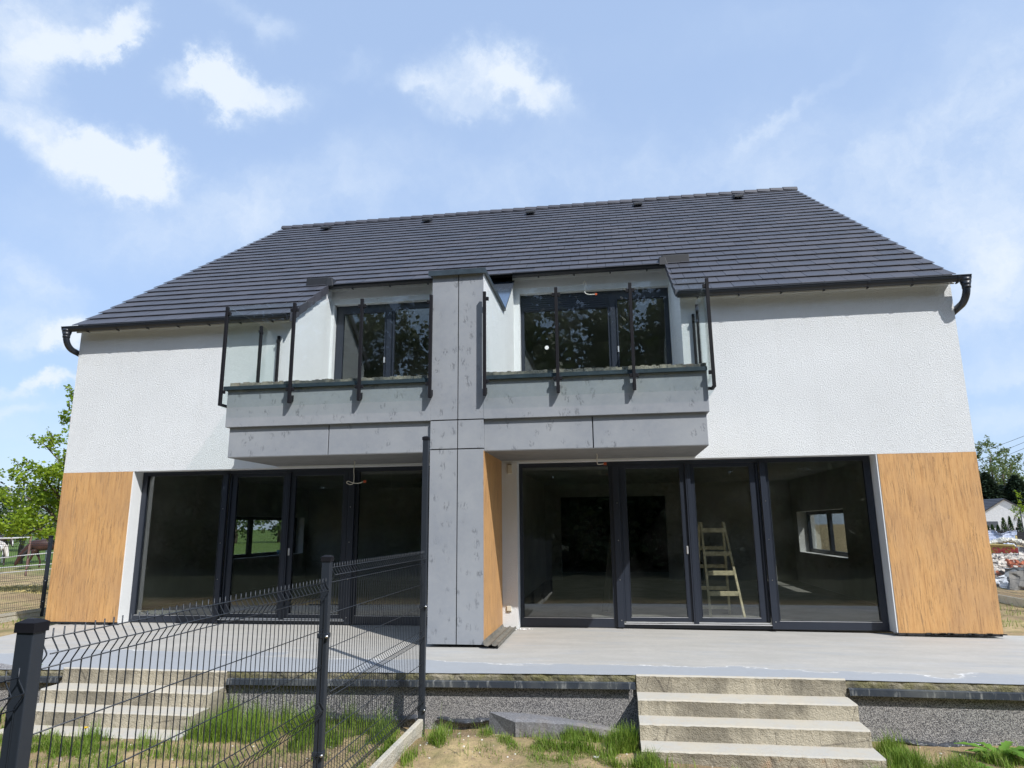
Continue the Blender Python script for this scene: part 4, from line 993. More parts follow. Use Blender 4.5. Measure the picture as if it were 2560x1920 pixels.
# flowering hawthorns behind the horses
for i, (u, w, h, lab) in enumerate(((-30, 3.0, 3.3, 'white-flowering hawthorn at the left edge of the photo, behind the grey horse'), (62, 3.0, 3.1, 'white-flowering hawthorn behind the dark brown horse with the raised head'), (150, 3.0, 2.9, 'white-flowering hawthorn behind the bay horse, partly hidden by the gable'))):
    p = flat(50+i, u, -.35)
    tree('hawthorn', p, lab, 'hawthorn', [(0,0,h*.55+.9,w*.62,1.4,h*.42),(-1.4,.2,h*.5+.7,w*.45,1.2,h*.36),(1.4,.2,h*.5+.8,w*.45,1.2,h*.36),(.3,.3,h+.5,w*.4,1,h*.25)], [L_dark, L_mid, L_blossom], .20, 75, 1.6, .14, group='flowering hawthorns behind the paddock', seed=20+i, mi=(0,0,1,0,2))
# far tree belt behind the paddock
far_src = None
def copy_tree(t, loc, s=1., rz=0, label=None, group=None):
    c = t.copy(); COL.objects.link(c); c.location = loc; c.scale = (s, s, s*random.uniform(.9,1.12)); c.rotation_euler = (0,0,rz)
    if label: c['label'] = label
    if group: c['group'] = group
    for ch in list(t.children):
        k = ch.copy(); COL.objects.link(k); k.parent = c
    return c
for k, (u, dist, s) in enumerate(((-160,78,1.0),(-60,82,.9),(20,84,.85),(95,80,.8),(170,86,.9),(260,90,1.0),(360,92,1.0),(470,95,1.1),(590,97,1.0),(700,99,1.15),(-300,80,1.1),(-460,82,1.1))):
    p = flat(dist, u, -.4)
    if far_src is None: far_src = tree('broadleaf_tree', p, 'dark green tree in the belt behind the horse paddock', 'tree', [(0,0,4,2.6,2.4,2.6),(-1.8,.3,2.6,2,1.6,2.0),(1.8,0,2.8,2,1.6,2.1),(.4,0,6,1.8,1.6,1.5)], [L_dark, L_mid], .42, 34, 2.2, .22, group='trees in the belt behind the horse paddock', seed=31, mi=(0,1))
    else: copy_tree(far_src, p, s, k*1.3)
# trees on the viewer's side of the garden, mirrored in the window panes
bt = None; rb_ = random.Random(8)
for k in range(38):
    x = -46+(k%19)*5.1+rb_.uniform(-1.2, 1.2)+(2.5 if k > 18 else 0); y = -34+rb_.uniform(-2, 2)-(3 if k % 2 else 0)-(9 if k > 18 else 0)
    if k in (0, 1):
        t_ = tree('forest_tree', (x, y, -.5), 'tall green tree that shows only as a reflection in the window panes', 'tree', [(0,0,13,3.2,3,4.2),(-2,.5,9,3,2.6,3.6),(2.2,-.3,9.5,2.8,2.6,3.6),(0,.3,5.2,3.6,3,3.2),(.4,0,2.2,3.4,2.6,2.0),(-.5,0,17,1.9,1.8,2.6)], [L_pine, L_dark], .50, 30, 12, .26, group='tall trees mirrored in the window panes', seed=40+k, mi=(0,0,1))
        bt = (bt or []) + [t_]
    else: copy_tree(bt[k % 2], (x, y, -.5), rb_.uniform(1.0, 1.25)*(1.15 if k > 18 else 1), rb_.uniform(0, 6.2))

hs_ = None
for k in range(62):
    x = -46+(k%31)*3.0+rb_.uniform(-.5, .5)+(1.5 if k > 30 else 0); y = -24+rb_.uniform(-1.2, 1.2)-(4 if k > 30 else 0)
    if hs_ is None: hs_ = tree('hedge_shrub', (x, y, -.5), 'dense dark shrub that shows only as a reflection in the window panes', 'shrub', [(0,0,2.6,2.3,1.6,2.4),(-.6,.2,4.6,1.7,1.3,1.8),(.7,0,1.2,2.2,1.5,1.6),(.3,.1,6.0,1.2,1.0,1.3)], [L_pine, L_dark], .34, 62, 2.5, .10, group='dense shrubs mirrored in the window panes', seed=70, mi=(0,1))
    else: copy_tree(hs_, (x, y, -.5), rb_.uniform(.95, 1.25)*(1.45 if k > 30 else 1), rb_.uniform(0, 6.2))
# ------------------------------------------------------------------ right background
def conifer(name, base, h, r, label, cat, group, mat, leaf, n, seed, pw=1.0):
    rnd = random.Random(seed); t = thing(name, base, label, cat, group); b = MB(); b.tube([(base[0], base[1], base[2]-.2), (base[0], base[1], base[2]+h*.95)], [r*.10, .01], 6); b.build('trunk', M['bark'], t)
    b = MB()
    for _ in range(n):
        q = rnd.random(); z = h*(1-math.sqrt(q)) if pw == 1 else h*(1-q**.8); rr_ = r*((1-z/h)**pw)*(.82+.25*rnd.random()); a = rnd.uniform(0, 6.283); k = .5+.5*rnd.random()**.3
        p = Vector((base[0]+math.cos(a)*rr_*k, base[1]+math.sin(a)*rr_*k, base[2]+.05*h+z*.97)); s = leaf*rnd.uniform(.6, 1.3)
        o = Vector((math.cos(a), math.sin(a), rnd.uniform(-.5, .9) if pw < 1 else rnd.uniform(-.5, .1))).normalized(); w = o.cross(Vector((0,0,1))).normalized()*s*.35
        b.add([p-o*s*.5-w, p+o*s*.5, p-o*s*.5+w], [(0,1,2)])
    b.build('crown', mat, t); return t
TH = 'clipped thujas in front of the white bungalow'
L_thuja = leafmat('thuja_scales', (.035,.085,.02), (.075,.14,.03), .15)
for i, (u, vt, w, lab) in enumerate(((2470,1314,10,'low dark thuja nearest the gable edge, by the bungalow window'), (2481,1311,12,'second small thuja from the gable edge, below the dark window band'), (2495,1312,13,'small thuja standing alone left of the two tall ones'), (2511,1294,17,'broad tall thuja directly below the bungalow roof peak'), (2527,1291,15,'slim tall thuja beside the satellite dish'), (2541,1320,6,'tiny round thuja between the dish and the rightmost thuja'), (2551,1294,17,'tall thuja at the right edge, right of the satellite dish'))):
    p = D(88, u, vt); g_ = flat(88, u, -.4); h = p.z+.4
    conifer('thuja', (g_[0], g_[1], -.4), h, w/2*88/FPX*1.15, lab, 'thuja', TH, L_thuja, .16, 1500, 60+i, .55)
# dark panel fence behind the heap
def quad_wall(name, u0, v0, u1, v1, dist, vb, mat, label, cat, parts=None):
    a, c = D(dist, u0, v0), D(dist, u1, v1); t = thing(name, (a.x, a.y, -.5), label, cat); d = (c-a); d.z = 0; n_ = Vector((-d.y, d.x, 0)).normalized()*.06
    k = 9
    for i in range(k):
        p, q = a.lerp(c, i/k), a.lerp(c, (i+.94)/k); b = MB(); b.hexa([(p.x,p.y,-.5),(q.x,q.y,-.5),(q.x+n_.x,q.y+n_.y,-.5),(p.x+n_.x,p.y+n_.y,-.5),(p.x,p.y,p.z),(q.x,q.y,q.z),(q.x+n_.x,q.y+n_.y,q.z),(p.x+n_.x,p.y+n_.y,p.z)]); b.build('fence_panel', mat, t)
        b = MB(); r_ = a.lerp(c, (i+.97)/k); b.tube([(r_.x, r_.y, -.5), (r_.x, r_.y, r_.z+.08)], .06, 4); b.build('fence_post', M['black'], t)
    return t
quad_wall('panel_fence', 2440, 1327, 2760, 1334, 70, 0, simple('dark_brown_boards', (.045,.04,.042), .8, var=.4, scale=2), 'dark board fence in front of the thujas', 'fence')
# bungalow
def bungalow():
    ap = D(110, 2506, 1246); el = D(110, 2461, 1275); er = D(110, 2575, 1286)
    rt_ = (er-ap); rt_.z = 0; rt_.normalize(); bk = Vector((-rt_.y, rt_.x, 0)); bk = (bk*.75 - rt_*.66).normalized()
    t = thing('bungalow', (ap.x, ap.y, -.4), 'white bungalow with a dark roof on the right, seen beyond the rubble heap', 'house')
    wl, wr = (ap-el).dot(rt_), (er-ap).dot(rt_); zE = el.z; A = Vector((ap.x, ap.y, 0)); L_ = 12
    def P(s, back, z): v = A+rt_*s+bk*back; return (v.x, v.y, z)
    b = MB(); q = [(-wl*1.1,-.4),(wr*1.15,-.4),(wr*1.15,er.z-.1),(0,ap.z-.12),(-wl*1.1,zE-.22)]
    b.add([P(s,0,z) for s,z in q]+[P(s,L_,z) for s,z in q], [(0,1,2,3,4),(9,8,7,6,5),(0,5,6,1),(1,6,7,2),(2,7,8,3),(3,8,9,4),(4,9,5,0)]); b.build('wall', M['white'], t)
    for s0, z0, s1, z1 in ((-wl*1.25, zE-.35, 0, ap.z), (0, ap.z, wr*1.3, er.z-.25)):
        b = MB(); k = 9
        for i in range(k):
            f0, f1 = i/k, (i+.98)/k
            sa, za, sb, zb_ = s0+(s1-s0)*f0, z0+(z1-z0)*f0, s0+(s1-s0)*f1, z0+(z1-z0)*f1
            up = .05
            b.hexa([P(sa,-.25,za-.12),P(sb,-.25,zb_-.12),P(sb,L_,zb_-.12),P(sa,L_,za-.12),P(sa,-.25,za+(up if s0 < 0 else 0)),P(sb,-.25,zb_),P(sb,L_,zb_),P(sa,L_,za+(up if s0 < 0 else 0))])
        b.build('roof', M['tile'], t)
    w = D(109.8, 2474, 1309); s = (w-A).dot(rt_)
    b = MB(); b.hexa([P(s-.9,-.02,w.z-.55),P(s+.9,-.02,w.z-.55),P(s+.9,.1,w.z-.55),P(s-.9,.1,w.z-.55),P(s-.9,-.02,w.z+.28),P(s+.9,-.02,w.z+.28),P(s+.9,.1,w.z+.28),P(s-.9,.1,w.z+.28)]); b.build('window', simple('window_dark', (.12,.13,.15), .2), t)
bungalow()
# satellite dish on its mast
p = D(62, 2537, 1301); q0 = D(62, 2551, 1280)
t = thing('satellite_dish', (q0.x, q0.y, -.4), 'pale grey satellite dish on a bent arm in front of the bungalow', 'satellite dish')
b = MB(); nrm = Vector((.55,-.55,-.25)).normalized(); e1 = nrm.orthogonal().normalized(); e2 = nrm.cross(e1); vs = [tuple(p+nrm*-.08)]
for ring in (.5, 1.):
    for k in range(16):
        a = 6.283*k/16; vs.append(tuple(p+(e1*math.cos(a)+e2*math.sin(a)*1.15)*.33*ring - nrm*.08*(1-ring*ring)))
b.add(vs, [(0, 1+k, 1+(k+1)%16) for k in range(16)]+[(1+k, 17+k, 17+(k+1)%16, 1+(k+1)%16) for k in range(16)]); b.build('dish', simple('grey_dish', (.42,.46,.50), .5), t)
b = MB(); b.tube([(q0.x, q0.y, -.4), (q0.x, q0.y, q0.z+.25)], .035, 6); b.tube([tuple(p-nrm*.05), (p.x+.1, p.y, p.z+.38), (q0.x, q0.y, q0.z-.05)], .02, 5); b.tube([tuple(p), tuple(p+nrm*.35+Vector((0,0,.2)))], .014, 5); b.build('mast', M['gutter'], t)
# spruces, birches, bright shrub
for i, (u, vt, dist, r, lab) in enumerate(((2482,1183,120,3.7,'dark spruce behind the bungalow roof, nearest the gable edge'), (2447,1200,122,3.4,'dark spruce mostly hidden behind the right gable'), (2520,1215,125,3.3,'lower dark spruce above the bungalow roof peak'), (2556,1190,121,3.7,'dark spruce at the right edge of the photo'))):
    p = D(dist, u, vt); g_ = flat(dist, u, -.4); conifer('spruce', g_, p.z+.4, r, lab, 'spruce', 'dark spruces behind the bungalow', L_spruce, .75, 4200, 80+i, .62)
bs = None
for i, (u, vt, dist, lab) in enumerate(((2502,1098,170,'tall feathery birch with the highest crown behind the spruces'), (2452,1132,172,'tall birch beside the gable edge behind the spruces'), (2550,1120,175,'tall birch at the right edge crossed by the power lines'), (2528,1150,165,'shorter birch between the two tall right-hand birches'))):
    p = D(dist, u, vt); g_ = flat(dist, u, -.4); H = p.z+.4
    tree('birch_tree', g_, lab, 'birch', [(0,0,H*.62,3.6,3.0,H*.2),(-1.6,0,H*.42,3.6,3,H*.18),(2.0,0,H*.48,3.4,3,H*.17),(.2,0,H*.85,2.1,2.0,H*.13)], [L_haze, L_mid], .50, 9.5, H*.8, .2, group='tall birches behind the spruces', seed=90+i, mi=(0,0,1), sprigs=14)
g_ = flat(84, 2576, -.4); p = D(84, 2576, 1243)
tree('young_maple', g_, 'bright yellow-green young tree at the right edge beside the bungalow roof', 'tree', [(0,0,p.z-.5,.9,.8,1.2),(-.6,0,p.z-1.3,.8,.8,.7)], [L_maple], .2, 60, 1.6, .07, seed=99, sprigs=6)
# power lines and their pole (off to the right)
pa, pb = D(60, 2400, 1150), D(60, 2760, 1010)
for k, (dz, du, lab) in enumerate(((0,0,'uppermost of the three power lines over the birches'), (-.85,0,'middle one of the three power lines over the birches'), (-1.22,0,'lowest of the three power lines over the birches'))):
    a, c = D(60, 2380, [1156,1176,1192][k]), D(60, 2800, [992,1002,1016][k]); b = MB(); b.tube([tuple(a.lerp(c, i/8)-Vector((0,0,.12*math.sin(math.pi*i/8)))) for i in range(9)], .016, 4)
    tag(b.build('power_line', M['black'], None, org=tuple(a)), lab, 'power line', 'power lines over the birches')
for u, nm in ((2380, 'wooden power pole hidden behind the right gable'), (2800, 'wooden power pole just outside the right edge')):
    a = D(60, u, 1156 if u == 2380 else 992); b = MB(); b.tube([(a.x, a.y, -.6), (a.x, a.y, a.z+.3)], [.14, .10], 8); dd = Vector((1,.4,0)).normalized()
    tt = thing('power_pole', (a.x, a.y, -.6), nm, 'pole'); b.build('pole', M['bark'], tt); q = MB(); q.box(a.x-.05, a.x+.05, a.y-.5, a.y+.5, a.z-.1, a.z); q.build('crossarm', M['bark'], tt)
# rubble heap
hb = flat(26, 2560, -.5)
hr = random.Random(13)
def heap_h(s, w):     # s along the view's left-right axis, w away from the viewer
    return max(0, 0.84*math.exp(-((s/4.5)**2+((w-2.4)/2.0)**2))) + .12*noise.noise((s*1.7, w*1.7, 3))
hv = Vector((hb[0]-CAM.x, hb[1]-CAM.y, 0)).normalized(); hs = Vector((hv.y, -hv.x, 0))
def HP(s, w, z): v = Vector(hb)+hs*s+hv*w; return Vector((v.x, v.y, -.5+z))
b = MB(); n1_ = 46
for j in range(31):
    for i in range(n1_+1):
        s, w = -5+11*i/n1_, -1+7*j/30; p = HP(s, w, heap_h(s, w)+.07*noise.noise((s*5, w*5, 1))); b.v.append(tuple(p))
b.f = [(j*(n1_+1)+i, j*(n1_+1)+i+1, (j+1)*(n1_+1)+i+1, (j+1)*(n1_+1)+i) for j in range(30) for i in range(n1_)]; b.m = [0]*len(b.f)
def chunk(b, p, a, c, d, rnd):
    m_ = Matrix.Rotation(rnd.uniform(0, 6.3), 3, 'Z') @ Matrix.Rotation(rnd.uniform(-.9, .9), 3, 'X') @ Matrix.Rotation(rnd.uniform(-.9, .9), 3, 'Y')
    b.add([tuple(p + m_ @ Vector((sx_*a*rnd.uniform(.8,1.1), sy_*c*rnd.uniform(.8,1.1), sz_*d))) for sz_ in (-.5,.5) for sx_, sy_ in ((-.5,-.5),(.5,-.5),(.5,.5),(-.5,.5))], [(0,3,2,1),(4,5,6,7),(0,1,5,4),(1,2,6,5),(2,3,7,6),(3,0,4,7)])
for _ in range(5200):
    s, w = hr.uniform(-4.5, 5), hr.uniform(-1, 4.2); h = heap_h(s, w)
    whitezone = (h > .38 and s < -.55) or (h > .70 and s < -.1); q = hr.random(); sz_ = hr.uniform(.04, .16)
    if whitezone: b.cm = 1 if q < .82 else 3
    elif h > .30: b.cm = 2 if q < .72 else (3 if q < .8 else 1)
    else: b.cm = 4 if q < .6 else (3 if q < .8 else (1 if q < .9 else 2))
    ln = sz_*(1 if b.cm != 4 else hr.uniform(1, 5))
    chunk(b, HP(s, w, h+.02), ln, sz_*.8, sz_*.55, hr)
g = b.build('rubble_heap', [simple('rubble_dust', (.26,.20,.16), .95, var=.3, scale=5), simple('white_plaster_rubble', (.62,.57,.50), .9, var=.2, scale=7), simple('brick_red_rubble', (.38,.12,.06), .9, var=.3, scale=7), simple('grey_rubble', (.28,.26,.25), .9, var=.3, scale=7), simple('dark_planks', (.07,.055,.045), .8, var=.4, scale=3)])
tag(g, kind='stuff', cat='rubble', label='heap of white plaster, red brick and dark planks behind the right wire fence')
# crumpled sheets
def sheet(name, p, w, h, mat, label, seed, tilt=.5, cat='sheet'):
    rnd = random.Random(seed); b = MB(); n = 14; off_ = rnd.uniform(0, 50)
    for j in range(n+1):
        for i in range(n+1):
            s, t = (i/n-.5)*w, (j/n)*h; k = .22*noise.noise((s*2.5+off_, t*3, 1))+.1*noise.noise((s*7+off_, t*7, 2)); v = Vector(p)+hs*(s+k*.5)+hv*(t*tilt+k); b.v.append((v.x, v.y, p[2]+t*math.sqrt(max(0,1-tilt*tilt))+k*.6))
    b.f = [(j*(n+1)+i, j*(n+1)+i+1, (j+1)*(n+1)+i+1, (j+1)*(n+1)+i) for j in range(n) for i in range(n)]; b.m = [0]*len(b.f)
    o = b.build(name, mat, None, org=tuple(p)); md = o.modifiers.new('thick', 'SOLIDIFY'); md.thickness = .012; tag(o, label, cat); return o
M['sheet_w'] = simple('crumpled_white_sheet', (.62,.66,.72), .45, var=.25, scale=4); M['sheet_g'] = simple('grey_sheet', (.22,.24,.26), .5, var=.3, scale=3)
def gp(u, dist, z): p = flat(dist, u, z); return p
sheet('metal_sheet', gp(2512, 24.6, -.42), 1.0, .42, M['sheet_w'], 'crumpled pale sheet at the foot of the rubble heap, near the wooden panel', 1)
sheet('metal_sheet', gp(2536, 24.2, -.45), .8, .75, M['sheet_g'], 'grey dented sheet leaning on the rubble heap', 2)
sheet('metal_sheet', gp(2553, 24.0, -.45), .9, .6, simple('tan_sheet', (.20,.19,.17), .6), 'dull brown-grey sheet leaning at the right end of the rubble heap', 4)
# skip with red lettering
sa, sb_ = D(31, 2455, 1361), D(31, 2537, 1364)
t = thing('skip', (sa.x, sa.y, -.5), 'yellow skip with red letters behind the rubble heap', 'skip')
def wallq(b, a, c, z0, z1, th=.06, tilt=0):
    d = (c-a); d.z = 0; n_ = Vector((-d.y, d.x, 0)).normalized()*th; b.hexa([(a.x,a.y,z0),(c.x,c.y,z0),(c.x+n_.x,c.y+n_.y,z0),(a.x+n_.x,a.y+n_.y,z0),(a.x,a.y,z1[0]),(c.x,c.y,z1[1]),(c.x+n_.x,c.y+n_.y,z1[1]),(a.x+n_.x,a.y+n_.y,z1[0])])
MY = simple('yellow_skip_paint', (.50,.34,.03), .5, var=.2, scale=3); MR = simple('red_lettering', (.38,.03,.02), .5)
dv = (sb_-sa); dv.z = 0; bkv = Vector((-dv.y, dv.x, 0)).normalized()
b = MB(); wallq(b, sa, sb_, -.3, (sa.z, sb_.z)); wallq(b, sa+bkv*1.7, sb_+bkv*1.7, -.3, (sa.z, sb_.z)); wallq(b, sa+bkv*.08, sa+bkv*1.69, -.3, (sa.z, sa.z)); wallq(b, sb_+bkv*.08, sb_+bkv*1.69, -.3, (sb_.z, sb_.z)); b.build('container', MY, t)
b = MB(); b.tube([tuple(sa-bkv*.02+Vector((0,0,.01))), tuple(sb_-bkv*.02+Vector((0,0,.01)))], .035, 6); b.build('rim', simple('pale_yellow_rim', (.62,.52,.2), .5), t)
cu_ = bpy.data.curves.new('lettering', 'FONT'); cu_.body = 'SMSM'; cu_.size = .33; cu_.extrude = .006; cu_.space_character = .95; cu_.offset = .006
to = bpy.data.objects.new('tmp', cu_); COL.objects.link(to); dg = bpy.context.evaluated_depsgraph_get(); me = bpy.data.meshes.new_from_object(to.evaluated_get(dg)); bpy.data.objects.remove(to)
me.materials.clear(); me.materials.append(MR); lo = bpy.data.objects.new('lettering', me); link(lo, t)
dn = dv.normalized(); ps = sa+dn*.28-bkv*.012; R3 = Matrix((dn, Vector((0,0,1)), -bkv)).transposed()
lo.matrix_local = Matrix.Translation(ps-Vector(t.location)+Vector((0,0,-.33))) @ R3.to_4x4()
b = MB(); c2_ = D(31.5, 2590, 1372); wallq(b, sb_+dn*.03, c2_, -.45, (sb_.z-.02, c2_.z)); o = b.build('steel_plate', M['sheet_g'], None, org=(sb_.x, sb_.y, -.45)); tag(o, 'long grey steel plate standing right of the yellow skip', 'plate')
p = D(30.6, 2500, 1350)
b = MB(); fill = MB()
for _ in range(260):
    s, w = hr.uniform(-1.0, .62), hr.uniform(.1, 1.5); q = Vector((sa.x+dn.x*(1.0+s)+bkv.x*w, sa.y+dn.y*(1.0+s)+bkv.y*w, sa.z-.06+.2*math.exp(-((s+.2)/.5)**2))); chunk(b, q, hr.uniform(.08,.25), .12, .08, hr)
o = b.build('plaster_rubble', simple('white_rubble', (.66,.64,.56), .9, var=.2), None, org=(p.x, p.y, sa.z)); tag(o, 'white plaster rubble filling the yellow skip', 'rubble', kind='stuff')
q = D(33, 2496, 1352)
o = sheet('plastic_sheeting', (q.x, q.y, q.z-.25), 1.15, .62, simple('blue_white_plastic', (.50,.55,.68), .3, var=.45, scale=5), 'crumpled bluish white plastic sheeting piled above the yellow skip', 7, .35, 'plastic')
a = D(33, 2543, 1360); c = D(33, 2540, 1337); b = MB(); b.hexa([(a.x-.05,a.y,-.5),(a.x+.05,a.y,-.5),(a.x+.05,a.y+.03,-.5),(a.x-.05,a.y+.03,-.5),(c.x-.03,c.y,c.z),(c.x+.03,c.y,c.z-.05),(c.x+.03,c.y+.03,c.z-.05),(c.x-.03,c.y+.03,c.z)])
o = b.build('plank', simple('yellow_plank', (.58,.47,.2), .7), None, org=(a.x, a.y, -.5), bevel=.004); tag(o, 'pale yellow plank standing upright behind the grey steel plate', 'plank')

# ------------------------------------------------------------------ horse paddock
def skin(name, verts, edges, rad, mat, parent=None, root=0, sub=2, org=None):
    me = bpy.data.meshes.new(name); me.from_pydata(verts, edges, []); o = bpy.data.objects.new(name, me); me.materials.append(mat); link(o, parent)
    sm = o.modifiers.new('skin', 'SKIN'); sm.use_smooth_shade = True
    for i, r in enumerate(rad): me.skin_vertices[0].data[i].radius = r if isinstance(r, tuple) else (r, r)
    me.skin_vertices[0].data[root].use_root = True
    sb = o.modifiers.new('sub', 'SUBSURF'); sb.levels = sub; sb.render_levels = sub; return o
def horse(loc, rz, neck, mat_b, mat_m, label, face=None, walk=.12, scale=1.):
    """local x = forward, z up; neck = list of neck/head joints"""
    t = thing('horse', loc, label, 'horse', 'horses in the paddock')
    V = [(-.72,0,1.25),(-.42,0,1.27),(0,0,1.17),(.40,0,1.20),(.62,0,1.22)]; Rr = [(.22,.26),(.29,.31),(.30,.33),(.29,.33),(.21,.27)]
    E_ = [(0,1),(1,2),(2,3),(3,4)]; k = 5
    nr = [(.15,.20),(.11,.15),(.10,.12),(.085,.10),(.055,.06)]
    prev = 4
    for i, p in enumerate(neck): V.append(p); Rr.append(nr[i]); E_.append((prev, k)); prev = k; k += 1
    for sy in (-.15, .15):
        f = walk*(1 if sy > 0 else -1)
        ps = [(.52,sy,.98,.13),(.50+f*.5,sy,.62,.065),(.50+f,sy,.34,.045),(.49+f,sy,.12,.04),(.54+f,sy,.03,.055)]; prev = 3
        for (x,y,z,r) in ps: V.append((x,y,z)); Rr.append((r,r)); E_.append((prev,k)); prev = k; k += 1
        f = -f
        ps = [(-.60,sy,1.0,.19),(-.52+f*.4,sy,.74,.10),(-.74+f*.8,sy,.50,.055),(-.70+f,sy,.14,.04),(-.65+f,sy,.03,.055)]; prev = 0
        for (x,y,z,r) in ps: V.append((x,y,z)); Rr.append((r,r)); E_.append((prev,k)); prev = k; k += 1
    body = skin('body', V, E_, Rr, mat_b, t, root=2)
    h = Vector(neck[-2]); h2 = Vector(neck[-3]); b = MB()
    for sy in (-.05, .05): b.tube([(h2.x,sy,h2.z+.08),(h2.x+.02,sy*1.3,h2.z+.24)], [.035,.008], 6)
    b2 = MB(); cr_ = [Vector((.55,0,1.46))]+[Vector(p)+Vector((-.06,0,.14)) for p in neck[:3]]
    for i in range(len(cr_)-1):
        for q in range(8):
            a = cr_[i].lerp(cr_[i+1], q/8); b2.tube([tuple(a), (a.x-.03, .10, a.z-.10), (a.x-.05, .13, a.z-.30)], [.03,.035,.01], 5); b2.tube([tuple(a), (a.x-.03, -.10, a.z-.10), (a.x-.05, -.13, a.z-.26)], [.03,.035,.01], 5)
    for bb, nm in ((b, 'ear'), (b2, 'mane')):
        o = bb.build(nm, mat_m if nm == 'mane' else mat_b, None, smooth=True); o.location = (0,0,0); o.parent = t
    b3 = MB()
    for q in range(9): a = q*.7; b3.tube([(-.93,0,1.30),(-1.06,.03*math.cos(a),1.1),(-1.08+.03*math.sin(a),.07*math.cos(a),.75),(-1.05+.04*math.sin(a),.06*math.cos(a),.42)], [.03,.035,.03,.006], 5)
    o = b3.build('tail', mat_m, None, smooth=True); o.parent = t
    if face:
        h0, h1 = Vector(neck[-2]), Vector(neck[-1]); b4 = MB(); f_ = (h1-h0).normalized(); up = Vector((f_.z*-1, 0, f_.x)); up = up if up.x > -.2 or True else -up
        nrm_ = Vector((abs(f_.z), 0, abs(f_.x)*.6)).normalized(); b4.tube([tuple(h0+nrm_*.075), tuple((h0+h1)/2+nrm_*.06), tuple(h1+nrm_*.035)], [.022,.03,.025], 6); o = b4.build('blaze', face, None, smooth=True); o.parent = t
    for ch in t.children: ch.location = (0,0,0)
    t.rotation_euler = (0,0,rz); t.scale = (scale,)*3
    return t
HB = simple('bay_coat', (.050,.020,.013), .45, var=.3, scale=3); HD = simple('dark_brown_coat', (.030,.018,.014), .45, var=.3, scale=3); HG = simple('grey_coat', (.50,.47,.42), .6, var=.2, scale=4); HK = simple('black_mane', (.012,.011,.012), .6); HW = simple('white_hair', (.72,.72,.70), .6)
graze = [(.86,0,1.08),(1.06,0,.82),(1.20,0,.58),(1.30,0,.36),(1.36,0,.14)]
droop = [(.88,0,1.40),(1.10,0,1.50),(1.27,0,1.44),(1.40,0,1.22),(1.49,0,.98)]
low = [(.90,0,1.24),(1.14,0,1.18),(1.30,0,1.06),(1.40,0,.82),(1.46,0,.60)]
azl = math.atan2(-r0.y, -r0.x)       # facing the photo's left
azr = math.atan2(r0.y, r0.x)
horse(flat(43, 124, -.40), azl+.35, graze, HB, HK, 'bay horse grazing with lowered head beside the left fence post', None, .22, .95)
horse(flat(47, -2, -.38), azr-.5, droop, HD, HK, 'dark brown horse with head held up behind the grey horse', HW, .1, 1.08)
horse(flat(42, -22, -.40), azr-.35, low, HG, HW, 'grey horse with a white forelock at the left edge of the photo', HW, .1, .98)
# paddock rails
MT = simple('white_tape', (.62,.60,.58), .6); MP = simple('rusty_pipe', (.20,.12,.10), .7, var=.3); MPW = simple('weathered_post', (.34,.24,.13), .9, var=.3, scale=8)
def tape(pts, r, mat, nm, lab, cat, grp): b = MB(); b.tube(pts, r, 5); o = b.build(nm, mat, None, org=pts[0]); tag(o, lab, cat, grp)
def pt(dist, u, v): p = D(dist, u, v); return (p.x, p.y, p.z)
PF = thing('paddock_fence', flat(37, 78, -.45), 'white-taped paddock fence in front of the horses', 'fence')
posts = [(-150, 1338, 33), (77, 1343, 38), (230, 1345, 41), (420, 1350, 45)]
for i, (u, v, dd) in enumerate(posts):
    p = D(dd, u, v); b = MB(); b.tube([(p.x, p.y, -.6), (p.x, p.y, p.z+.05)], .045, 8); b.build('rail_post', MP if i < 2 else MPW, PF)
for v0, v1, r in ((1394, 1379, .022), (1419, 1408, .022), (1432, 1420, .018)):
    b = MB(); pts = [pt(33, -150, v0+16), pt(36.5, 10, v0), pt(38, 77, (v0+v1)/2), pt(41, 230, v1-6), pt(45, 420, v1-16)]; b.tube(pts, r, 5); b.build('tape', MT, PF)
b = MB(); b.tube([pt(33, -150, 1350), pt(38, 77, 1344)], .035, 6); b.build('top_rail', MT, PF)
b = MB(); b.tube([pt(52, 70, 1365), pt(56, 170, 1366), pt(60, 300, 1366)], .06, 6)
o = b.build('far_rail', MT, None, org=pt(52,70,1365)); tag(o, 'white rail behind the backs of the horses', 'rail')
for i, (u, v0, v1, lab) in enumerate(((82, 1349, 1364, 'white pole just right of the rusty pipe post'), (119, 1345, 1366, 'white pole touching the left fence post top'), (12, 1350, 1361, 'short white pole above the dark horse'))):
    a, c = D(54, u, v0), D(54, u-1, v1); b = MB(); b.tube([(c.x, c.y, -.5), tuple(a)], .045, 6); o = b.build('white_pole', MT, None, org=(c.x, c.y, -.5)); tag(o, lab, 'pole', 'white poles behind the horses')
# straw bank in front of the paddock
b = MB(); sr = random.Random(17)
for _ in range(5200):
    u = sr.uniform(-60, 130); dd = sr.gauss(27.5, .9); p = flat(dd, u, 0); z = gz_(p[0], p[1])+sr.uniform(0, .16)*math.exp(-((dd-27.5)/1.0)**2); a = sr.uniform(0, 3.14); l = sr.uniform(.06, .18)
    b.tube([(p[0], p[1], z), (p[0]+l*math.cos(a), p[1]+l*math.sin(a), z+sr.uniform(-.02, .05))], .008, 3, cap=False)
o = b.build('straw', simple('yellow_straw', (.55,.46,.20), .8, var=.3)); tag(o, 'pale yellow straw strewn along the near side of the paddock', 'straw', kind='stuff')

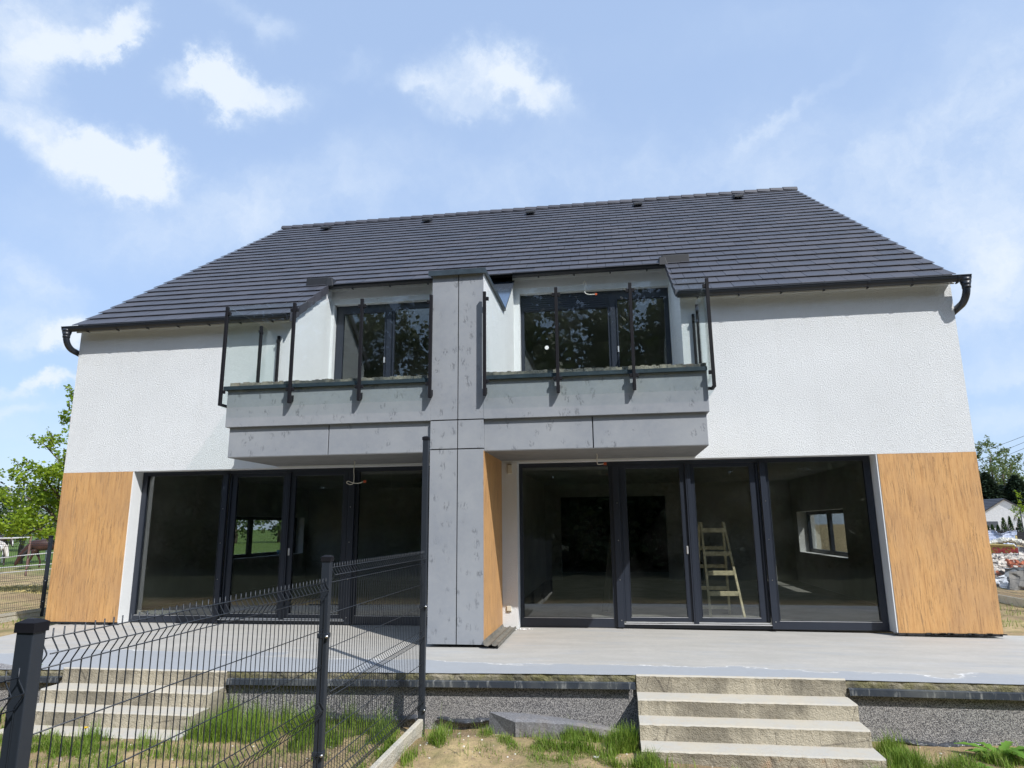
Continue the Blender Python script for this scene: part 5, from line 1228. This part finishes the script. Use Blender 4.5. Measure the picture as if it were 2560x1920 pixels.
# ================================================================== SMALL THINGS NEAR THE HOUSE
# broken foam-concrete block
m = NT('sawn_foam_block'); c = m.mix(m.mr(m.noise(60, 5, .7), .4, .65), (.13,.13,.135), (.25,.25,.26)); c = m.mix(m.mr(m.noise(120, 3, .7), .58, .64), c, (.07,.07,.075)); c = m.mix(m.mr(m.noise(1.8, 4), .45, .7, 0, .5), c, (.32,.25,.17)); m.color(c); m.rough(.9); m.bump(m.noise(45, 6, .7), .7, .01)
b = MB(); A = [Vector((-.745,-3.33,-.365)), Vector((-.455,-3.42,-.405)), Vector((-.455,-3.42,-.60)), Vector((-.745,-3.33,-.53))]; sec = 26; dirv = Vector((.97,.19,0)).normalized(); Ltot = 1.12
vs = []
for i in range(sec+1):
    t = i/sec; s = Ltot*t; drop = -.15*(t**1.6) ; sh = Vector((0, .06*t, 0)); wob = lambda q: .010*noise.noise((s*9, q, 3))*(1 if i else 0)
    k = 1-.55*t**3
    top1 = A[0]+dirv*s*.98+Vector((0, .09, drop+.0))+sh; top0 = A[1]+dirv*s+Vector((0, .0, drop+wob(1)))+sh; topc = A[1]+dirv*s+Vector((-.02,.045,drop+.018+wob(5)))+sh
    bot0 = A[2]+dirv*s+Vector((0, .015+wob(2)*1.5, 0))+sh; bot1 = A[3]+dirv*s+Vector((0,.07,-.03))+sh; mid = (top0+bot0)/2+Vector((0, -.008+wob(7)*2.0, 0))
    vs += [tuple(top1), tuple(topc), tuple(top0), tuple(mid), tuple(bot0), tuple(bot1)]
b.add(vs, [(i*6+k, i*6+(k+1)%6, (i+1)*6+(k+1)%6, (i+1)*6+k) for i in range(sec) for k in range(6)]+[(5,4,3,2,1,0), tuple(sec*6+k for k in range(6))])
o = b.build('foam_block', m.mat, None, org=(-.3,-3.3,-.6)); tag(o, 'broken slab of grey foam block leaning on the plinth', 'block')
# wrinkled black foil along the plinth foot
def foil(x0, x1, y, z, label, seed, amp=.03):
    b = MB(); n = int((x1-x0)*30); rnd = random.Random(seed)
    for i in range(n+1):
        x = x0+(x1-x0)*i/n; w = noise.noise((x*3, seed, 0)); w2 = noise.noise((x*14, seed, 4)); e = math.sin(math.pi*min(1, max(.0, i/n)))**.35
        zz = z-.03*e*math.sin(math.pi*i/n)+.02*w
        for k in range(7):
            a = math.pi*k/6; r_ = (amp*(.75+.5*w2))*e+.003; b.v.append((x+.01*w2*k, y-.028-math.sin(a)*r_*1.5, zz+math.cos(a)*r_*1.1+.006*noise.noise((x*30, k*2, seed))))
    b.f = [(i*7+k, i*7+k+1, (i+1)*7+k+1, (i+1)*7+k) for i in range(n) for k in range(6)]; b.m = [0]*len(b.f)
    o = b.build('plastic_foil', M['foil'], None, org=((x0+x1)/2, y, z-.05)); md = o.modifiers.new('t', 'SOLIDIFY'); md.thickness = .003; tag(o, label, 'foil', 'black foil along the foot of the plinth')
foil(-1.36, -.72, -2.955, -.50, 'wrinkled black foil at the plinth foot between fence post and foam block', 1)
foil(-2.95, -1.50, -2.955, -.505, 'long wrinkled black foil at the plinth foot behind the wire fence', 2, .045)
foil(3.12, 3.95, -2.955, -.575, 'torn black foil at the plinth foot right of the steps', 3)
# folded roofing-felt strip at the foot of the wooden panel
b = MB(); n = 20
for i in range(n+1):
    y = -1.60+(1.66)*i/n; f = i/n; fl = .5+.5*math.cos(f*2.5)
    xs_ = [PR+.004, PR+.02, PR+.07, PR+.12, PR+.125+.0*f, PR+.165+.06*(1-f)*0, PR+.20, PR+.205]
    zs_ = [.05+.01*fl, .012, .004+.012*noise.noise((y*5,0,0)), .03+.01*noise.noise((y*6,1,0)), .012, .006, .022, -.012]
    for x, z in zip(xs_, zs_): b.v.append((x+.006*noise.noise((y*4, x*20, 0)), y, z-.014))
b.f = [(i*8+k, i*8+k+1, (i+1)*8+k+1, (i+1)*8+k) for i in range(n) for k in range(7)]; b.m = [0]*len(b.f)
o = b.build('felt_strip', M['felt'], None, org=(-1.03,-.75,-.02)); md = o.modifiers.new('t', 'SOLIDIFY'); md.thickness = .004; tag(o, 'folded grey roofing-felt strip lying at the foot of the pillar', 'felt strip')
for (x, y, s, lab) in ((-.84,.03,.035,'small white plaster crumbs by the window corner beside the felt strip'),):
    b = MB(); 
    for _ in range(22): pebble(b, x+pr_.gauss(0,.06), y-.06+pr_.gauss(0,.02), -.03, pr_.uniform(.006,.018), pr_)
    tag(b.build('plaster_crumbs', M['white'], None, org=(x,y,-.03)), lab, 'crumbs', kind='stuff')
# step ladder inside the right-hand house
LT = thing('stepladder', (2.3, 1.3, -.01), 'paint-splashed pale wooden stepladder behind the sliding door', 'ladder')
yl = .93
def rail(x0, y0, x1, y1, z1, w=.035, d=.05, nm='rail'):
    b = MB(); b.hexa([(x0-w/2,y0-d/2,-.01),(x0+w/2,y0-d/2,-.01),(x0+w/2,y0+d/2,-.01),(x0-w/2,y0+d/2,-.01),(x1-w/2,y1-d/2,z1),(x1+w/2,y1-d/2,z1),(x1+w/2,y1+d/2,z1),(x1-w/2,y1+d/2,z1)]); b.build(nm, M['ladder'], LT, bevel=.003)
rail(2.02, yl, 2.005, yl+.36, 1.50); rail(2.535, yl, 2.365, yl+.36, 1.50); rail(1.93, yl+.86, 1.98, yl+.41, 1.50); rail(2.44, yl+.86, 2.36, yl+.41, 1.50)
for z in (.30+.09, .72-.02, 1.0, 1.37):
    f = z/1.5; b = MB(); y = yl+.36*f; b.box(2.02-.015*f, 2.535-.17*f, y-.02, y+.02, z-.035, z+.035); b.build('rung', M['ladder'], LT, bevel=.003)
for z in (.10, .42, .78, 1.08):
    f = z/1.5; b = MB(); y = yl+.86-.45*f; b.box(1.93+.05*f, 2.44-.08*f, y-.015, y+.015, z-.03, z+.03); b.build('rear_rung', M['ladder'], LT, bevel=.003)
# things in the dim rooms
b = MB(); b.box(2.35, 2.75, 7.6, 8.0, -.01, .55); o = b.build('black_crate', M['black'], None, org=(2.5,7.8,-.01), bevel=.02); tag(o, 'black box standing on the floor far behind the stepladder', 'box')
b = MB(); b.hexa([(3.62,4.2,-.005),(3.66,4.2,-.005),(4.12,6.2,-.005),(4.05,6.2,-.005),(3.62,4.2,.02),(3.66,4.2,.02),(4.12,6.2,.02),(4.05,6.2,.02)]); o = b.build('metal_profile', M['alu'], None, org=(3.8,5,-.005)); tag(o, 'long pale metal profile lying on the floor of the right room', 'profile')
b = MB(); b.hexa([(.30,2.0,-.01),(.42,2.0,-.01),(.42,2.05,-.01),(.30,2.05,-.01),(.50,2.6,1.35),(.62,2.6,1.35),(.62,2.65,1.35),(.50,2.65,1.35)]); o = b.build('dark_board', M['roomdark'], None, org=(.4,2.2,-.01)); tag(o, 'dark board leaning behind the fixed pane nearest the pillar', 'board')
b = MB(); pr2 = [(.0,.0),(.10,.0),(.15,.05),(.17,.13),(.155,.13),(.13,.05)]; ns = 18; bx0, by0, bz0 = -8.3, 7.15, .72
vs = []; 
for k in range(ns):
    a = 6.283*k/ns
    for r_, z_ in pr2[1:5]: vs.append((bx0+r_*math.cos(a), by0+r_*math.sin(a), bz0+.045+z_))
q = len(pr2[1:5]); b.add(vs, [(k*q+j, ((k+1)%ns)*q+j, ((k+1)%ns)*q+j+1, k*q+j+1) for k in range(ns) for j in range(q-1)]+[tuple(k*q for k in range(ns-1,-1,-1))])
o = b.build('blue_bowl', simple('blue_plastic', (.02,.16,.30), .35), None, org=(bx0,by0,bz0), smooth=True); tag(o, 'blue plastic bowl on the sill of the left kitchen window', 'bowl')
# blue hose beyond the terrace's left end
b = MB(); hp = [(-9.9,-.7,-.42),(-9.75,-.3,-.40),(-9.5,-.0,-.38),(-9.1,.2,-.40),(-8.8,.25,-.42)]
b.tube([(-11.5,-2.2,-.46),(-10.6,-1.3,-.43)]+hp, .022, 8); o = b.build('hose', simple('blue_hose', (.04,.08,.32), .35), None, org=(-10,-.5,-.42), smooth=True); tag(o, 'blue hose lying on the ground left of the terrace', 'hose')
# weeds
L_weed = leafmat('dandelion_leaf', (.10,.24,.03), (.20,.36,.06), .35)
def rosette(x, y, n, L0, label, seed, up=.5, cat='weed', w=.028, mat=None):
    rnd = random.Random(seed); z0 = gz_(x, y); t = thing('weed', (x, y, z0), label, cat)
    for i in range(n):
        b = MB(); a = 6.283*i/n+rnd.uniform(-.4, .4); L_ = L0*rnd.uniform(.6, 1.1); e = rnd.uniform(up*.5, up*1.3); k = 9; pts = []
        for j in range(k+1):
            f = j/k; r_ = L_*f*math.cos(e*(1-f*.5)); z = z0+L_*math.sin(e)*f*(1.15-.75*f); ww = w*(math.sin(math.pi*min(1, f*.9+.06))**.7)*(1+(.35 if j % 2 else -.25)); dx, dy = math.cos(a), math.sin(a)
            pts += [(x+dx*r_+dy*ww, y+dy*r_-dx*ww, z+.25*ww), (x+dx*r_, y+dy*r_, z-.15*ww), (x+dx*r_-dy*ww, y+dy*r_+dx*ww, z+.25*ww)]
        fs = []
        for j in range(k): q = j*3; fs += [(q, q+1, q+4, q+3), (q+1, q+2, q+5, q+4)]
        b.add(pts, fs); b.build('leaf', mat or L_weed, t, smooth=True)
    return t
rosette(3.92, -3.30, 16, .34, 'big broad-leaved dandelion at the right foot of the plinth', 1, .75, w=.036)
rosette(4.35, -3.25, 9, .22, 'smaller broad-leaved weed right of the big dandelion', 2, .8, w=.028)
rosette(3.60, -3.62, 8, .12, 'low leafy weed on the ground below the big dandelion', 3, .5, w=.018)
t = thing('sprout', (-.86, -4.06, gz_(-.86,-4.06)), 'thin single sprout standing on the bare sand', 'sprout'); zz = gz_(-.86,-4.06)
b = MB(); b.tube([(-.86,-4.06,zz-.01),(-.862,-4.06,zz+.10),(-.86,-4.06,zz+.19)], .0022, 5); b.build('stem', M['grass'], t)
for k in range(7):
    a = k*2.4; h_ = zz+(.10 if k < 3 else .175+.006*k); r_ = .028 if k < 3 else .016; b = MB(); b.add([(-.86,-4.06,h_),(-.86+r_*math.cos(a)*.5-r_*.3*math.sin(a),-4.06+r_*math.sin(a)*.5+r_*.3*math.cos(a),h_+.006),(-.86+r_*math.cos(a),-4.06+r_*math.sin(a),h_+.004),(-.86+r_*math.cos(a)*.5+r_*.3*math.sin(a),-4.06+r_*math.sin(a)*.5-r_*.3*math.cos(a),h_+.006)], [(0,1,2,3)]); b.build('leaf', L_weed, t)
# climbing sprig at the left steps
t = thing('creeper', (-6.02,-3.2,-.6), 'leafy green sprig growing up beside the left steps', 'plant'); b = MB(); b.tube([(-6.02,-3.25,-.6),(-6.0,-3.2,-.4),(-5.98,-3.22,-.2),(-5.99,-3.2,-.02)], .005, 5); b.build('stem', M['grass'], t)
lr = random.Random(6)
for k in range(13):
    z = -.55+k*.045; a = lr.uniform(0,6.28); b = MB(); c_ = Vector((-6.0+.03*math.cos(a), -3.22+.03*math.sin(a), z)); s = lr.uniform(.035,.06); d1 = Vector((math.cos(a), math.sin(a), -.2)); d2 = Vector((-math.sin(a), math.cos(a), 0)); b.add([tuple(c_), tuple(c_+d1*s*.6+d2*s*.55), tuple(c_+d1*s*1.2), tuple(c_+d1*s*.6-d2*s*.55)], [(0,1,2,3)]); b.build('leaf', L_weed, t)
# dandelion flower in front of the left steps
fx_, fy_ = -4.62, -4.02; t = thing('dandelion', (fx_, fy_, gz_(fx_,fy_)), 'single yellow dandelion in front of the left steps', 'flower'); zz = gz_(fx_,fy_)
b = MB(); b.tube([(fx_,fy_,zz),(fx_+.01,fy_,zz+.16)], .003, 5); b.build('stem', M['grass'], t); b = MB()
for k in range(26): a = k*2.4; r_ = .022*math.sqrt(k/26); b.tube([(fx_+.01,fy_,zz+.155),(fx_+.01+r_*math.cos(a),fy_+r_*math.sin(a),zz+.175-r_*.3)], [.002,.005], 4)
b.build('flower_head', simple('dandelion_yellow', (.75,.50,.02), .6), t)
# litter
def paper(x, y, s, label, seed):
    b = MB(); rnd = random.Random(seed); n = 5; z0 = gz_(x, y)+.004
    for j in range(n+1):
        for i in range(n+1): b.v.append((x+(i/n-.5)*s+rnd.uniform(-.1,.1)*s, y+(j/n-.5)*s*.7+rnd.uniform(-.1,.1)*s, z0+rnd.uniform(0,.45)*s))
    b.f = [(j*(n+1)+i, j*(n+1)+i+1, (j+1)*(n+1)+i+1, (j+1)*(n+1)+i) for j in range(n) for i in range(n)]; b.m = [0]*len(b.f)
    o = b.build('paper_scrap', M['white'], None, org=(x,y,z0)); md = o.modifiers.new('t','SOLIDIFY'); md.thickness = .0015; tag(o, label, 'litter', 'white paper scraps on the ground')
paper(2.42, -4.03, .065, 'crumpled white scrap below the lowest right step', 1); paper(.33, -3.82, .045, 'white scrap in the grass left of the right steps', 2); paper(.62, -4.18, .05, 'flat white scrap at the bottom edge near the right steps', 3)
